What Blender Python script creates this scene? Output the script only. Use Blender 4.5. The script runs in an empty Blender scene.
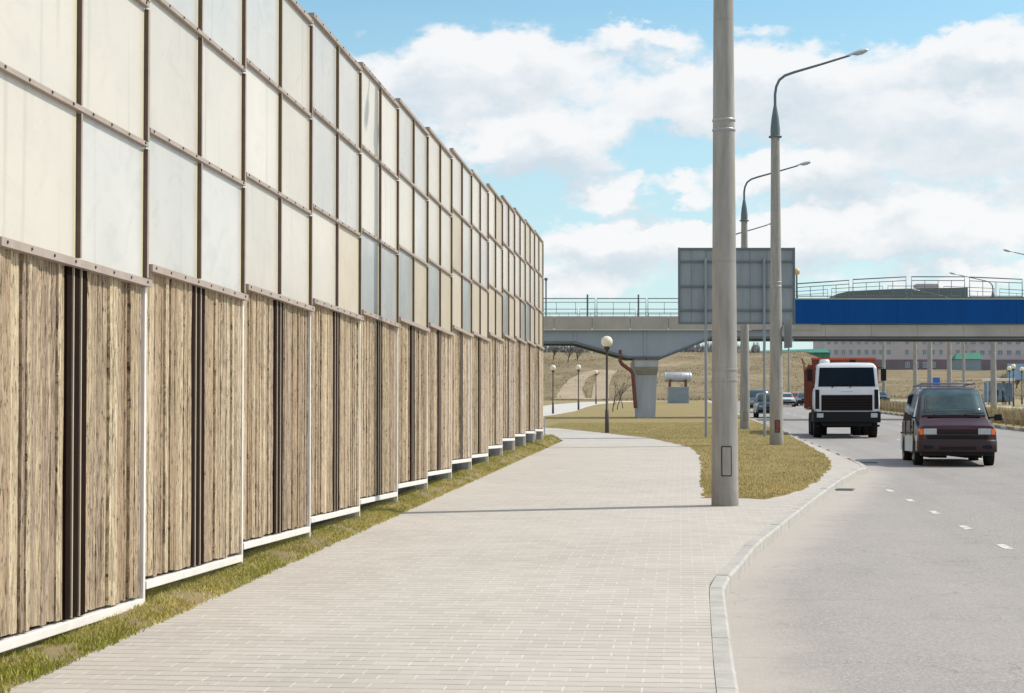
import bpy, bmesh, math, random
import numpy as np
from mathutils import Vector, Matrix
random.seed(7); rng = np.random.default_rng(11)
S = bpy.context.scene
COL = S.collection
R = math.radians
PI = math.pi

# ------------------------------------------------------------------ camera
F = 1700.0; EYE = 1.75; SLOPE = .027
PSI = math.atan(168 / F)            # camera turned left of the road direction
PITCH = R(1.5); SHY = 43 / 1024
cam_d = bpy.data.cameras.new('camera'); cam = bpy.data.objects.new('camera', cam_d); COL.objects.link(cam)
cam_d.sensor_width = 36; cam_d.lens = F / 1024 * 36; cam_d.shift_y = SHY
cam_d.clip_start = .1; cam_d.clip_end = 6000
cam.location = (0, 0, EYE); cam.rotation_euler = (PI / 2 + PITCH, 0, PSI)
S.camera = cam
RC = cam.rotation_euler.to_matrix()
def ray(px, py):
    return RC @ Vector(((px - 512) / F, (346.5 - py) / F + SHY * 1024 / F, -1))
FW = Vector((-math.sin(PSI), math.cos(PSI), 0))
def P(px, py, D):                    # the point seen at a pixel, D metres ahead
    d = ray(px, py); t = D / d.dot(FW); return Vector((0, 0, EYE)) + d * t
def G(px, py, dz=0):                 # the ground point seen at a pixel
    d = ray(px, py); t = (EYE - dz) / (SLOPE * d.y - d.z); return Vector((0, 0, EYE)) + d * t
def base(y): return SLOPE * y

# ------------------------------------------------------------------ objects
def tag(o, label=None, cat=None, group=None, kind=None):
    if label: o['label'] = label
    if cat: o['category'] = cat
    if group: o['group'] = group
    if kind: o['kind'] = kind
    return o
def empty(name, loc=(0, 0, 0), rz=0, label=None, cat=None, group=None):
    o = bpy.data.objects.new(name, None); COL.objects.link(o)
    o.location = loc; o.rotation_euler = (0, 0, rz); o.empty_display_size = .2
    return tag(o, label, cat, group)
class MB:
    def __init__(s): s.v = []; s.f = []; s.m = []; s.t = []; s.sm = []
    def add(s, vs, fs, mi=0, tint=0., smooth=False):
        b = len(s.v); s.v += [tuple(v) for v in vs]
        for f in fs:
            s.f.append([b + i for i in f]); s.m.append(mi); s.t.append(tint); s.sm.append(smooth)
        return s
    def box(s, x0, x1, y0, y1, z0, z1, mi=0, tint=0.):
        if x0 > x1: x0, x1 = x1, x0
        if y0 > y1: y0, y1 = y1, y0
        if z0 > z1: z0, z1 = z1, z0
        v = [(x0,y0,z0),(x1,y0,z0),(x1,y1,z0),(x0,y1,z0),(x0,y0,z1),(x1,y0,z1),(x1,y1,z1),(x0,y1,z1)]
        return s.add(v, [(0,3,2,1),(4,5,6,7),(0,1,5,4),(1,2,6,5),(2,3,7,6),(3,0,4,7)], mi, tint)
    def hexa(s, v, mi=0, tint=0.):    # 8 corners, bottom four then top four
        return s.add(v, [(0,3,2,1),(4,5,6,7),(0,1,5,4),(1,2,6,5),(2,3,7,6),(3,0,4,7)], mi, tint)
    def tube(s, pts, rad, n=10, mi=0, caps=True, smooth=True, tint=0.):
        pts = [Vector(p) for p in pts]
        if not hasattr(rad, '__len__'): rad = [rad] * len(pts)
        rings = []; up = None
        for i, p in enumerate(pts):
            d = (pts[min(i + 1, len(pts) - 1)] - pts[max(i - 1, 0)]).normalized()
            if up is None:
                up = Vector((1, 0, 0)) if abs(d.x) < .8 else Vector((0, 1, 0))
            u = (up - d * up.dot(d)).normalized(); w = d.cross(u); up = u
            rings.append([p + (u * math.cos(2*PI*k/n) + w * math.sin(2*PI*k/n)) * rad[i] for k in range(n)])
        vs = [v for r in rings for v in r]
        fs = [(i*n+k, i*n+(k+1) % n, (i+1)*n+(k+1) % n, (i+1)*n+k) for i in range(len(rings)-1) for k in range(n)]
        s.add(vs, fs, mi, tint, smooth)
        if caps:
            s.add(rings[0], [list(range(n))[::-1]], mi, tint); s.add(rings[-1], [list(range(n))], mi, tint)
        return s
    def lathe(s, prof, c=(0,0,0), n=16, mi=0, axis='z', smooth=True):
        c = Vector(c); vs = []
        for r, h in prof:
            for k in range(n):
                a = 2*PI*k/n
                p = (r*math.cos(a), r*math.sin(a), h)
                if axis == 'x': p = (h, p[0], p[1])
                if axis == 'y': p = (p[1], h, p[0])
                vs.append(c + Vector(p))
        fs = [(i*n+k, i*n+(k+1) % n, (i+1)*n+(k+1) % n, (i+1)*n+k) for i in range(len(prof)-1) for k in range(n)]
        return s.add(vs, fs, mi, 0, smooth)
    def ball(s, c, r, n=14, mi=0, sz=1.):
        prof = [(max(r*math.sin(PI*i/n), 1e-4), -r*math.cos(PI*i/n)*sz) for i in range(n+1)]
        return s.lathe(prof, c, n, mi)
    def sheet(s, pts, zf, depth, mi=0):   # polygon lying on zf(x,y), extruded down by depth
        n = len(pts)
        a = sum(pts[i][0]*pts[(i+1) % n][1] - pts[(i+1) % n][0]*pts[i][1] for i in range(n))
        if a < 0: pts = pts[::-1]
        top = [(p[0], p[1], zf(p[0], p[1])) for p in pts]; bot = [(x, y, z - depth) for x, y, z in top]
        return s.add(top + bot, [list(range(n))] + [(i, i+n, (i+1) % n + n, (i+1) % n) for i in range(n)], mi)
    def build(s, name, mats, parent=None, recalc=False, bevel=0):
        me = bpy.data.meshes.new(name); me.from_pydata(s.v, [], s.f)
        if not isinstance(mats, (list, tuple)): mats = [mats]
        for m in mats: me.materials.append(m)
        me.polygons.foreach_set('material_index', s.m); me.polygons.foreach_set('use_smooth', s.sm)
        if any(s.t):
            a = me.attributes.new('tint', 'FLOAT', 'FACE'); a.data.foreach_set('value', s.t)
        me.update()
        if recalc:
            bm = bmesh.new(); bm.from_mesh(me); bmesh.ops.recalc_face_normals(bm, faces=bm.faces); bm.to_mesh(me); bm.free()
        o = bpy.data.objects.new(name, me); COL.objects.link(o)
        if parent: o.parent = parent
        if bevel:
            md = o.modifiers.new('bevel', 'BEVEL'); md.width = bevel; md.segments = 2; md.limit_method = 'ANGLE'
        return o
def copy_tree(o, parent=None):
    c = o.copy(); COL.objects.link(c); c.parent = parent
    for ch in list(o.children): copy_tree(ch, c)
    return c

# ------------------------------------------------------------------ materials
class NT:
    def __init__(s, tree): s.t = tree; s.n = tree.nodes; s.l = tree.links
    def new(s, typ, **kw):
        n = s.n.new(typ)
        for k, v in kw.items(): setattr(n, k, v)
        return n
    def put(s, sock, v):
        if isinstance(v, bpy.types.NodeSocket): s.l.new(v, sock)
        else: sock.default_value = v
    def math(s, op, a, b=0., c=None, clamp=False):
        n = s.new('ShaderNodeMath', operation=op, use_clamp=clamp); s.put(n.inputs[0], a); s.put(n.inputs[1], b)
        if c is not None: s.put(n.inputs[2], c)
        return n.outputs[0]
    def vmath(s, op, a, b=None):
        n = s.new('ShaderNodeVectorMath', operation=op); s.put(n.inputs[0], a)
        if b is not None: s.put(n.inputs[1], b)
        return n.outputs['Value'] if op in ('LENGTH', 'DOT_PRODUCT', 'DISTANCE') else n.outputs[0]
    def noise(s, vec, scale, detail=4, rough=.55, dist=0., col=False):
        n = s.new('ShaderNodeTexNoise'); s.l.new(vec, n.inputs['Vector'])
        n.inputs['Scale'].default_value = scale; n.inputs['Detail'].default_value = detail
        n.inputs['Roughness'].default_value = rough; n.inputs['Distortion'].default_value = dist
        return n.outputs['Color' if col else 'Fac']
    def range(s, v, a, b, c=0., d=1., smooth=False):
        n = s.new('ShaderNodeMapRange', interpolation_type='SMOOTHSTEP' if smooth else 'LINEAR')
        s.put(n.inputs[0], v)
        for i, x in enumerate((a, b, c, d)): s.put(n.inputs[1 + i], x)
        return n.outputs[0]
    def mix(s, f, a, b, mode='MIX'):
        n = s.new('ShaderNodeMix', data_type='RGBA', blend_type=mode)
        s.put(n.inputs[0], f)
        for i, x in ((6, a), (7, b)):
            if isinstance(x, (tuple, list)): x = tuple(x) + (1,) if len(x) == 3 else tuple(x)
            s.put(n.inputs[i], x)
        return n.outputs[2]
    def obj(s, scale=(1, 1, 1), rot=(0, 0, 0)):
        tc = s.new('ShaderNodeTexCoord'); m = s.new('ShaderNodeMapping')
        s.l.new(tc.outputs['Object'], m.inputs[0]); m.inputs['Scale'].default_value = scale; m.inputs['Rotation'].default_value = rot
        return m.outputs[0]
    def attr(s, name): return s.new('ShaderNodeAttribute', attribute_name=name).outputs['Fac']
    def bump(s, h, strength=.3, dist=.02):
        n = s.new('ShaderNodeBump'); s.put(n.inputs['Height'], h); n.inputs['Strength'].default_value = strength
        n.inputs['Distance'].default_value = dist; return n.outputs[0]
def new_mat(name):
    m = bpy.data.materials.new(name); m.use_nodes = True
    t = NT(m.node_tree); b = m.node_tree.nodes['Principled BSDF']
    return m, t, b
def mul(c, k): return tuple(min(1, x * k) for x in c)
def M(name, c, rough=.6, var=.18, scale=4, metal=0., bump=0., bscale=60, stretch=(1, 1, 1), coat=0., spec=.5, fine=.5):
    m, t, b = new_mat(name)
    v = t.obj(stretch)
    n1 = t.noise(v, scale, 5, .6); n2 = t.noise(v, scale * 9, 3, .6)
    f = t.math('ADD', t.math('MULTIPLY', n1, 1 - fine * .5), t.math('MULTIPLY', n2, fine * .5))
    f = t.range(f, .3, .7)
    t.put(b.inputs['Base Color'], t.mix(f, mul(c, 1 - var), mul(c, 1 + var)))
    b.inputs['Roughness'].default_value = rough; b.inputs['Metallic'].default_value = metal
    b.inputs['Coat Weight'].default_value = coat; b.inputs['Specular IOR Level'].default_value = spec
    if bump: t.put(b.inputs['Normal'], t.bump(t.noise(v, bscale, 4, .6), bump, .01))
    return m
MAT = {}
def pole_mat():
    m, t, b = new_mat('pole_concrete'); v = t.obj()
    sp = t.new('ShaderNodeSeparateXYZ'); t.l.new(v, sp.inputs[0]); z = sp.outputs[2]
    f = t.range(t.noise(t.vmath('MULTIPLY', v, (3, 3, .5)), 2.2, 6, .65), .32, .68)
    c = t.mix(f, (.255, .245, .225), (.375, .362, .335))
    st = t.range(t.noise(t.vmath('MULTIPLY', v, (14, 14, .35)), 1.3, 5, .6), .56, .72); c = t.mix(t.math('MULTIPLY', st, .5), c, (.22, .20, .175))
    low = t.math('MULTIPLY', t.range(z, .55, .0), t.range(t.noise(v, 6, 5, .7), .3, .6)); c = t.mix(t.math('MULTIPLY', low, .55), c, (.20, .185, .16))
    pit = t.range(t.noise(v, 55, 3, .6), .66, .72); c = t.mix(t.math('MULTIPLY', pit, .5), c, (.16, .15, .14))
    ring = t.range(t.math('FRACT', t.math('MULTIPLY', z, .31)), .0, .012, 1, 0); c = t.mix(t.math('MULTIPLY', ring, .35), c, (.2, .19, .17))
    t.put(b.inputs['Base Color'], c); b.inputs['Roughness'].default_value = .88
    t.put(b.inputs['Normal'], t.bump(t.math('ADD', t.noise(v, 38, 4, .65), t.math('MULTIPLY', f, .5)), .35, .012))
    return m
MAT['concrete'] = pole_mat()
MAT['pier'] = M('pier_concrete', (.40, .415, .43), .85, .18, .9, bump=.2, bscale=12, stretch=(2, 2, .5))
MAT['concrete2'] = M('bridge_concrete', (.40, .37, .33), .85, .16, .8, bump=.2, bscale=20)
MAT['girder'] = M('girder_paint', (.29, .335, .39), .55, .10, .5)
MAT['blue'] = M('blue_panel', (.002, .068, .26), .6, .16, .5, stretch=(3, 2, .3), spec=.12)
MAT['bar_blue'] = M('blue_grey_bar', (.16, .20, .30), .4, .15, 3)
MAT['rail_metal'] = M('railing_steel', (.10, .14, .16), .5, .15, 3)
MAT['galv'] = M('galvanised_steel', (.36, .37, .38), .42, .18, 5, metal=.5)
MAT['board_back'] = M('sign_back', (.25, .285, .31), .5, .16, 1.2, metal=.15, stretch=(3, 1, .6))
MAT['board_frame'] = M('sign_frame', (.12, .15, .17), .5, .15, 2)
MAT['black'] = M('black_plastic', (.010, .011, .013), .6, .2, 4, spec=.2)
MAT['rubber'] = M('tyre_rubber', (.016, .016, .017), .9, .2, 8, spec=.15)
MAT['lamp_post'] = M('brown_post_paint', (.055, .035, .03), .5, .2, 4)
MAT['globe'] = M('frosted_globe', (.80, .72, .55), .3, .05, 3)
MAT['rust'] = M('rust_paint', (.18, .06, .045), .7, .3, 5)
MAT['frame'] = M('barrier_frame_paint', (.37, .31, .27), .6, .14, 5, bump=.1)
MAT['frame_dark'] = M('barrier_channel_paint', (.018, .009, .006), .9, .25, 5, spec=.05)
MAT['mullion_paint'] = M('mullion_paint', (.15, .10, .085), .7, .2, 5, spec=.2)
MAT['channel_edge'] = M('channel_edge_paint', (.42, .36, .27), .6, .15, 5)
MAT['white_steel'] = M('white_primed_steel', (.74, .71, .68), .6, .10, 4, bump=.1)
MAT['plinth'] = M('plinth_concrete', (.16, .17, .19), .9, .2, 3)
MAT['bolt'] = M('bolt_steel', (.05, .045, .04), .5, .2, 10)
MAT['kerb'] = M('kerb_concrete', (.41, .395, .37), .85, .2, 5, bump=.25, bscale=50)
MAT['glass_dark'] = M('dark_glass', (.004, .010, .019), .05, .3, 1, spec=.13)
MAT['van_glass'] = M('tinted_glass', (.045, .075, .08), .06, .5, 2.2, spec=.7)
MAT['maroon'] = M('maroon_paint', (.046, .009, .012), .32, .14, 3, coat=.25, spec=.35)
MAT['maroon_bumper'] = M('maroon_bumper', (.024, .006, .008), .5, .15, 4)
MAT['amber'] = M('amber_lens', (.85, .16, .03), .25, .08, 8)
MAT['lens'] = M('clear_lens', (.42, .44, .46), .15, .25, 30)
MAT['white_paint'] = M('white_cab_paint', (.68, .70, .74), .35, .07, 2, coat=.3)
MAT['orange_shaded'] = M('shaded_orange_paint', (.23, .058, .032), .7, .3, 1.5)  # tipping body orange, darkened to paint in the shade on its side
MAT['orange'] = M('orange_red_paint', (.44, .072, .03), .55, .22, 2)
MAT['plank'] = M('raw_timber', (.40, .30, .2), .8, .2, 4)
MAT['skin'] = M('skin', (.45, .28, .2), .6, .05, 5)
MAT['trunk'] = M('bark', (.075, .06, .05), .9, .3, 8)
MAT['twig'] = M('twigs', (.11, .085, .075), .9, .25, 8)
MAT['tank'] = M('silver_tank', (.50, .50, .54), .4, .12, 2, metal=.3)
MAT['booth'] = M('booth_paint', (.22, .27, .32), .6, .12, 2)
MAT['green_metal'] = M('green_sheeting', (.035, .19, .12), .5, .12, .5, stretch=(2, 2, .3))
MAT['bb_blue'] = M('poster_blue', (.26, .40, .56), .5, .28, 1.2)
MAT['sign_blue'] = M('sign_blue', (.03, .13, .5), .4, .08, 3)
MAT['lightblue'] = M('pale_steel', (.50, .55, .60), .4, .15, 3)
def worn_paint():
    m, t, b = new_mat('worn_road_paint'); v = t.obj()
    wear = t.range(t.noise(v, 9, 6, .75), .40, .56)
    t.put(b.inputs['Base Color'], t.mix(wear, (.30, .285, .275), (.68, .665, .645))); b.inputs['Roughness'].default_value = .85
    return m
MAT['marking'] = worn_paint()
MAT['cloth_dark'] = M('dark_clothes', (.02, .025, .035), .85, .25, 6)

def ground_mats():
    # paving slabs: long side across the path, running bond
    m, t, b = new_mat('paving_slabs'); v = t.obj()
    sep = t.new('ShaderNodeSeparateXYZ'); t.l.new(v, sep.inputs[0]); x, y = sep.outputs[0], sep.outputs[1]
    BW, BH = .229, .164
    row = t.math('FLOOR', t.math('DIVIDE', y, BH)); off = t.math('MULTIPLY', t.math('MODULO', t.math('ABSOLUTE', row), 2), .5)
    ux = t.math('ADD', t.math('DIVIDE', x, BW), off)
    u = t.math('FRACT', t.math('ADD', ux, 100)); w = t.math('FRACT', t.math('ADD', t.math('DIVIDE', y, BH), 200))
    wob = t.math('MULTIPLY', t.noise(v, 9, 3), .05)
    vj = t.math('LESS_THAN', u, t.math('ADD', wob, .020)); hj = t.math('LESS_THAN', w, t.math('ADD', wob, .075))
    comb = t.new('ShaderNodeCombineXYZ'); t.l.new(t.math('FLOOR', ux), comb.inputs[0]); t.l.new(row, comb.inputs[1])
    wn = t.new('ShaderNodeTexWhiteNoise', noise_dimensions='2D'); t.l.new(comb.outputs[0], wn.inputs['Vector'])
    big = t.range(t.noise(v, .45, 5, .6), .3, .7)
    f = t.math('ADD', t.math('MULTIPLY', wn.outputs['Value'], .45), t.math('MULTIPLY', big, .55))
    c = t.mix(f, (.415, .385, .352), (.545, .512, .475))
    spk = t.range(t.noise(v, 130, 3, .7), .35, .68)
    c = t.mix(t.math('MULTIPLY', spk, .22), c, (.33, .30, .27))
    hm = t.math('MULTIPLY', hj, t.range(t.noise(v, 3.1, 3), .3, .6, .25, 1.0))
    c = t.mix(hm, c, (.19, .168, .148))
    c = t.mix(t.math('MULTIPLY', vj, t.range(t.noise(v, 5, 2), .38, .62, .0, .7)), c, (.66, .63, .59))
    st = t.range(t.noise(v, 1.3, 6, .7, .6), .60, .74)
    c = t.mix(t.math('MULTIPLY', st, .5), c, (.33, .30, .265)); sp2 = t.range(t.noise(v, 17, 3, .5), .71, .75); c = t.mix(t.math('MULTIPLY', sp2, .6), c, (.2, .18, .16))
    t.put(b.inputs['Base Color'], c); b.inputs['Roughness'].default_value = .88
    hh = t.math('SUBTRACT', t.math('MULTIPLY', wn.outputs['Value'], .35), t.math('MAXIMUM', hj, t.math('MULTIPLY', vj, .6)))
    t.put(b.inputs['Normal'], t.bump(t.math('ADD', hh, t.math('MULTIPLY', spk, .25)), .45, .006))
    MAT['paving'] = m
    # asphalt
    m, t, b = new_mat('asphalt'); v = t.obj()
    sep = t.new('ShaderNodeSeparateXYZ'); t.l.new(v, sep.inputs[0]); x, y = sep.outputs[0], sep.outputs[1]
    big = t.range(t.noise(t.obj((1, .22, 1)), .8, 5, .6), .3, .7)
    c = t.mix(big, (.29, .272, .262), (.36, .34, .328))
    stk = t.range(t.noise(t.obj((3.2, .10, 1)), 1.4, 6, .65), .36, .66); c = t.mix(t.math('MULTIPLY', stk, .42), c, (.375, .345, .325)); bl = t.range(t.noise(v, .33, 6, .65, .8), .52, .68); c = t.mix(t.math('MULTIPLY', bl, .3), c, (.19, .182, .18)); spk = t.noise(t.obj((1, .35, 1)), 42, 5, .8); c = t.mix(t.range(spk, .40, .62, 0, .65), c, (.16, .152, .15))
    c = t.mix(t.range(t.noise(t.obj((1, .4, 1)), 60, 3, .6), .60, .68, 0, .75), c, (.52, .495, .47))
    # old tyre tracks, darker, along the lanes
    tr = t.math('SINE', t.math('MULTIPLY', t.math('SUBTRACT', x, 4.9), 2*PI/1.75))
    trk = t.math('MULTIPLY', t.range(tr, .1, 1, smooth=True), t.range(x, 4.0, 4.6))
    c = t.mix(t.math('MULTIPLY', trk, .22), c, (.20, .195, .195))
    # sandy dust in the lay-by, thickest along its kerb
    lay = t.math('SUBTRACT', 1, t.range(x, 2.6, 4.4, smooth=True))
    # kerb line of the lay-by: x = .42 up to y 16 then slanting to 4.1 at y 37
    kx = t.math('ADD', .42, t.math('MULTIPLY', t.range(y, 15.9, 37.2), 3.7))
    dk = t.math('SUBTRACT', x, kx)
    dust = t.math('SUBTRACT', 1, t.range(t.math('ADD', dk, t.math('MULTIPLY', t.noise(v, 1.6, 5, .65), .9)), .35, 1.15, smooth=True))
    c = t.mix(t.math('MULTIPLY', lay, t.range(t.noise(v, .9, 6, .65), .35, .7, .1, .55)), c, (.37, .338, .31))
    c = t.mix(t.math('MULTIPLY', dust, .65), c, (.47, .425, .38))
    crk = t.new('ShaderNodeTexVoronoi', feature='DISTANCE_TO_EDGE'); t.l.new(t.vmath('ADD', v, t.noise(v, 1.1, 4, .6, col=True)), crk.inputs['Vector']); crk.inputs['Scale'].default_value = .33
    c = t.mix(t.math('MULTIPLY', t.math('LESS_THAN', crk.outputs[0], .0025), .28), c, (.09, .085, .08))
    t.put(b.inputs['Base Color'], c); b.inputs['Roughness'].default_value = .86
    t.put(b.inputs['Normal'], t.bump(spk, .5, .006))
    MAT['asphalt'] = m
    # concrete apron
    MAT['apron'] = M('pale_paving', (.55, .52, .48), .88, .12, 1.2, bump=.2, bscale=40)
    MAT['path'] = M('footpath_paving', (.50, .48, .46), .9, .10, .6, bump=.15)
    # lawn soil below the blades
    def soil(name, ca, cb, cc, sc):
        m, t, b = new_mat(name); v = t.obj()
        f = t.range(t.noise(v, sc, 6, .65), .32, .68); g = t.range(t.noise(v, sc * 14, 4, .7), .35, .65)
        c = t.mix(f, ca, cb); c = t.mix(t.math('MULTIPLY', g, .5), c, cc)
        t.put(b.inputs['Base Color'], c); b.inputs['Roughness'].default_value = .95
        t.put(b.inputs['Normal'], t.bump(t.noise(v, 30, 5, .7), .6, .03))
        return m
    MAT['soil'] = soil('turf_soil', (.20, .165, .07), (.32, .245, .13), (.13, .11, .05), .9)
    MAT['lawn'] = soil('spring_lawn', (.245, .195, .07), (.345, .255, .11), (.16, .14, .05), .22)
    MAT['dry'] = soil('dry_verge', (.26, .20, .10), (.38, .30, .17), (.20, .16, .075), .3)
    # hill: dead grass with clay patches
    m, t, b = new_mat('dead_grass_hill'); v = t.obj()
    f = t.range(t.noise(v, .035, 6, .62), .34, .66); g = t.range(t.noise(v, .35, 6, .7), .35, .65)
    c = t.mix(f, (.185, .15, .07), (.31, .25, .135)); c = t.mix(t.math('MULTIPLY', g, .65), c, (.15, .105, .06))
    tuf = t.range(t.noise(v, .8, 5, .75), .5, .66); c = t.mix(t.math('MULTIPLY', tuf, .6), c, (.09, .062, .035)); dkp = t.range(t.noise(v, .09, 6, .7, .8), .54, .64); c = t.mix(t.math('MULTIPLY', dkp, .55), c, (.125, .085, .048)); pat = t.range(t.noise(v, .055, 5, .6, .5), .58, .68); c = t.mix(t.math('MULTIPLY', pat, .5), c, (.38, .29, .20))
    t.put(b.inputs['Base Color'], c); b.inputs['Roughness'].default_value = .95
    t.put(b.inputs['Normal'], t.bump(t.noise(v, 1.5, 6, .7), .8, .3))
    MAT['hill'] = m
    MAT['clay'] = soil('bare_clay', (.32, .25, .165), (.44, .36, .265), (.24, .185, .11), .25)
    # grass blades
    def blades(name, ca, cb):
        m, t, b = new_mat(name)
        c = t.mix(t.attr('tint'), ca, cb); t.put(b.inputs['Base Color'], c); b.inputs['Roughness'].default_value = .7
        b.inputs['Specular IOR Level'].default_value = .2
        return m
    MAT['blade_green'] = blades('green_blades', (.27, .285, .035), (.66, .53, .20))
    MAT['blade_dry'] = blades('dry_blades', (.22, .21, .04), (.58, .43, .16))
    MAT['blade_straw'] = blades('straw_blades', (.30, .23, .085), (.52, .42, .21))
    MAT['blade_scrub'] = blades('scrub_blades', (.15, .12, .058), (.29, .23, .12))
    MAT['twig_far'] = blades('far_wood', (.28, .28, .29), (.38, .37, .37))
ground_mats()

def barrier_mats():
    m, t, b = new_mat('weathered_timber')
    tint = t.attr('tint'); v0 = t.obj()
    shift = t.new('ShaderNodeCombineXYZ'); t.l.new(t.math('MULTIPLY', tint, 37.0), shift.inputs[2]); t.l.new(t.math('MULTIPLY', tint, 11.0), shift.inputs[0])
    v = t.vmath('ADD', v0, shift.outputs[0])
    vs = t.vmath('MULTIPLY', v, (5, 34, 2.6)); vf = t.vmath('MULTIPLY', v, (20, 95, 14)); vk = t.vmath('MULTIPLY', v, (9, 52, 11))
    s1 = t.range(t.noise(vs, 1, 6, .65, .5), .33, .67)
    s2 = t.range(t.noise(vf, 1, 5, .7), .34, .66)
    bark = t.range(t.noise(vs, 1.7, 8, .76, 1.1), .475, .565)
    base_c = t.mix(t.math('FRACT', t.math('MULTIPLY', tint, 7.3)), (.50, .37, .238), (.94, .80, .55))
    grey = t.math('GREATER_THAN', t.math('FRACT', t.math('MULTIPLY', tint, 13.7)), .72)
    base_c = t.mix(t.math('MULTIPLY', grey, .65), base_c, (.46, .375, .30))
    c = t.mix(t.math('MULTIPLY', s1, .5), base_c, (.33, .22, .135))
    c = t.mix(t.math('MULTIPLY', s2, .42), c, (.21, .14, .085))
    pch = t.range(t.noise(t.vmath('MULTIPLY', v0, (2, 3.2, .8)), 1, 5, .6), .36, .62, .35, 1.0)
    amt = t.math('MULTIPLY', pch, t.range(t.math('FRACT', t.math('MULTIPLY', tint, 5.1)), 0, 1, .6, 1.0))
    c = t.mix(t.math('MULTIPLY', bark, amt), c, (.085, .048, .028))
    kn = t.range(t.noise(vk, 1, 4, .7), .575, .63); c = t.mix(t.math('MULTIPLY', kn, .9), c, (.035, .022, .015))
    t.put(b.inputs['Base Color'], c); b.inputs['Roughness'].default_value = .85
    t.put(b.inputs['Normal'], t.bump(t.math('SUBTRACT', t.math('ADD', s1, t.math('MULTIPLY', s2, .6)), bark), .5, .008))
    MAT['timber'] = m
    def pane(name, c, c2, trans, rough):
        m, t, b = new_mat(name); v = t.obj()
        oi = t.new('ShaderNodeObjectInfo').outputs['Random']
        off = t.new('ShaderNodeCombineXYZ'); t.l.new(t.math('MULTIPLY', oi, 50.), off.inputs[1]); t.l.new(t.math('MULTIPLY', oi, 23.), off.inputs[2])
        v = t.vmath('ADD', v, off.outputs[0])
        f = t.range(t.noise(t.vmath('MULTIPLY', v, (1, 1.0, .8)), 1.2, 4, .55, .6), .3, .7)
        cc = t.mix(f, c, c2)
        drip = t.range(t.noise(t.vmath('MULTIPLY', v, (1, 6.5, .22)), 1, 3, .5), .60, .72)
        cc = t.mix(t.math('MULTIPLY', drip, .4), cc, mul(c2, .62)); blo = t.range(t.noise(t.vmath('MULTIPLY', v, (1, .9, 1.6)), 2.1, 5, .6, 1.5), .52, .70); cc = t.mix(t.math('MULTIPLY', blo, .35), cc, mul(c, .80))
        scr = t.range(t.noise(t.vmath('MULTIPLY', v, (1, 2.2, 30)), 1, 3, .6), .66, .76); cc = t.mix(t.math('MULTIPLY', scr, .18), cc, (.85, .84, .82))
        fine = t.noise(t.vmath('MULTIPLY', v, (1, 1, 90)), 1, 1); cc = t.mix(t.math('MULTIPLY', fine, .07), cc, mul(c, .6))
        hv = t.math('MULTIPLY', t.math('SUBTRACT', oi, .5), .1); 
        bc = t.new('ShaderNodeBrightContrast'); t.l.new(cc, bc.inputs[0]); t.l.new(hv, bc.inputs[1])
        t.put(b.inputs['Base Color'], bc.outputs[0]); b.inputs['Roughness'].default_value = rough
        b.inputs['Specular IOR Level'].default_value = .32
        tr = t.new('ShaderNodeBsdfTranslucent'); t.put(tr.inputs['Color'], bc.outputs[0])
        mx = t.new('ShaderNodeMixShader'); mx.inputs[0].default_value = trans
        t.l.new(b.outputs[0], mx.inputs[1]); t.l.new(tr.outputs[0], mx.inputs[2])
        t.l.new(mx.outputs[0], t.n['Material Output'].inputs['Surface'])
        return m
    MAT['pane_cream'] = pane('cream_sheet', (.71, .66, .575), (.65, .615, .55), .10, .26)
    MAT['pane_pearl'] = pane('pearl_sheet', (.75, .705, .635), (.68, .645, .59), .12, .24)
    MAT['pane_blue'] = pane('bluish_sheet', (.61, .61, .585), (.70, .68, .645), .15, .2)
    MAT['pane_tan'] = pane('tan_sheet', (.60, .52, .40), (.66, .595, .485), .10, .35)
    MAT['pane_smoke'] = pane('smoky_blue_sheet', (.43, .455, .455), (.53, .545, .535), .15, .2)
    MAT['edge'] = M('sheet_edge', (.62, .60, .36), .5, .1, 6)
    # buildings
    m, t, b = new_mat('pink_brick_wall'); v = t.obj()
    c = t.mix(t.range(t.noise(v, .15, 5), .3, .7), (.47, .41, .405), (.55, .49, .485))
    t.put(b.inputs['Base Color'], c); b.inputs['Roughness'].default_value = .9
    MAT['pink'] = m
    MAT['plum'] = M('plum_plinth', (.20, .155, .18), .9, .15, .3)
    MAT['window'] = M('window_glass', (.17, .22, .27), .15, .25, .5)
    MAT['roof_grey'] = M('roof_sheeting', (.12, .15, .155), .6, .12, .4)
barrier_mats()
CLOUD_LIT = (9.1, 9.05, 9.1); CLOUD_DIM = (5.8, 6.7, 7.45); SKY_LOW = (6.3, 7.5, 8.0); SKY_TINT = (1.32, 1.66, 1.50); EXPO = .08
# ------------------------------------------------------------------ terrain and setting
def sm(a, b, x):
    t = max(0., min(1., (x - a) / (b - a))); return t*t*(3-2*t)
from mathutils import noise as mnoise
def hillz(x, y):
    if y < 225: return base(y)
    a = x / y
    w = sm(.07, .105, a)
    zl = base(min(y, 390)) + 10.0 * sm(.0, 1., (y - 232) / 165) + .002 * max(0, y - 390)
    zr = base(min(y, 530)) + 6.6 * sm(.0, 1., (y - 262) / 268) + .002 * max(0, y - 530)
    z = zl * (1 - w) + zr * w
    if y > 238:
        k = min(1, (y - 238) / 30)
        z += k * (.55 * mnoise.noise((x * .035, y * .03, 1.3)) + .25 * mnoise.noise((x * .12, y * .1, 4.1)))
    return z
def terr(x, y):
    d = .4 * sm(-75, -58, x) * (1 - sm(62, 75, x)) * (1 - sm(228, 240, y)) * sm(-90, -70, y)
    return hillz(x, y) - d
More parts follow.
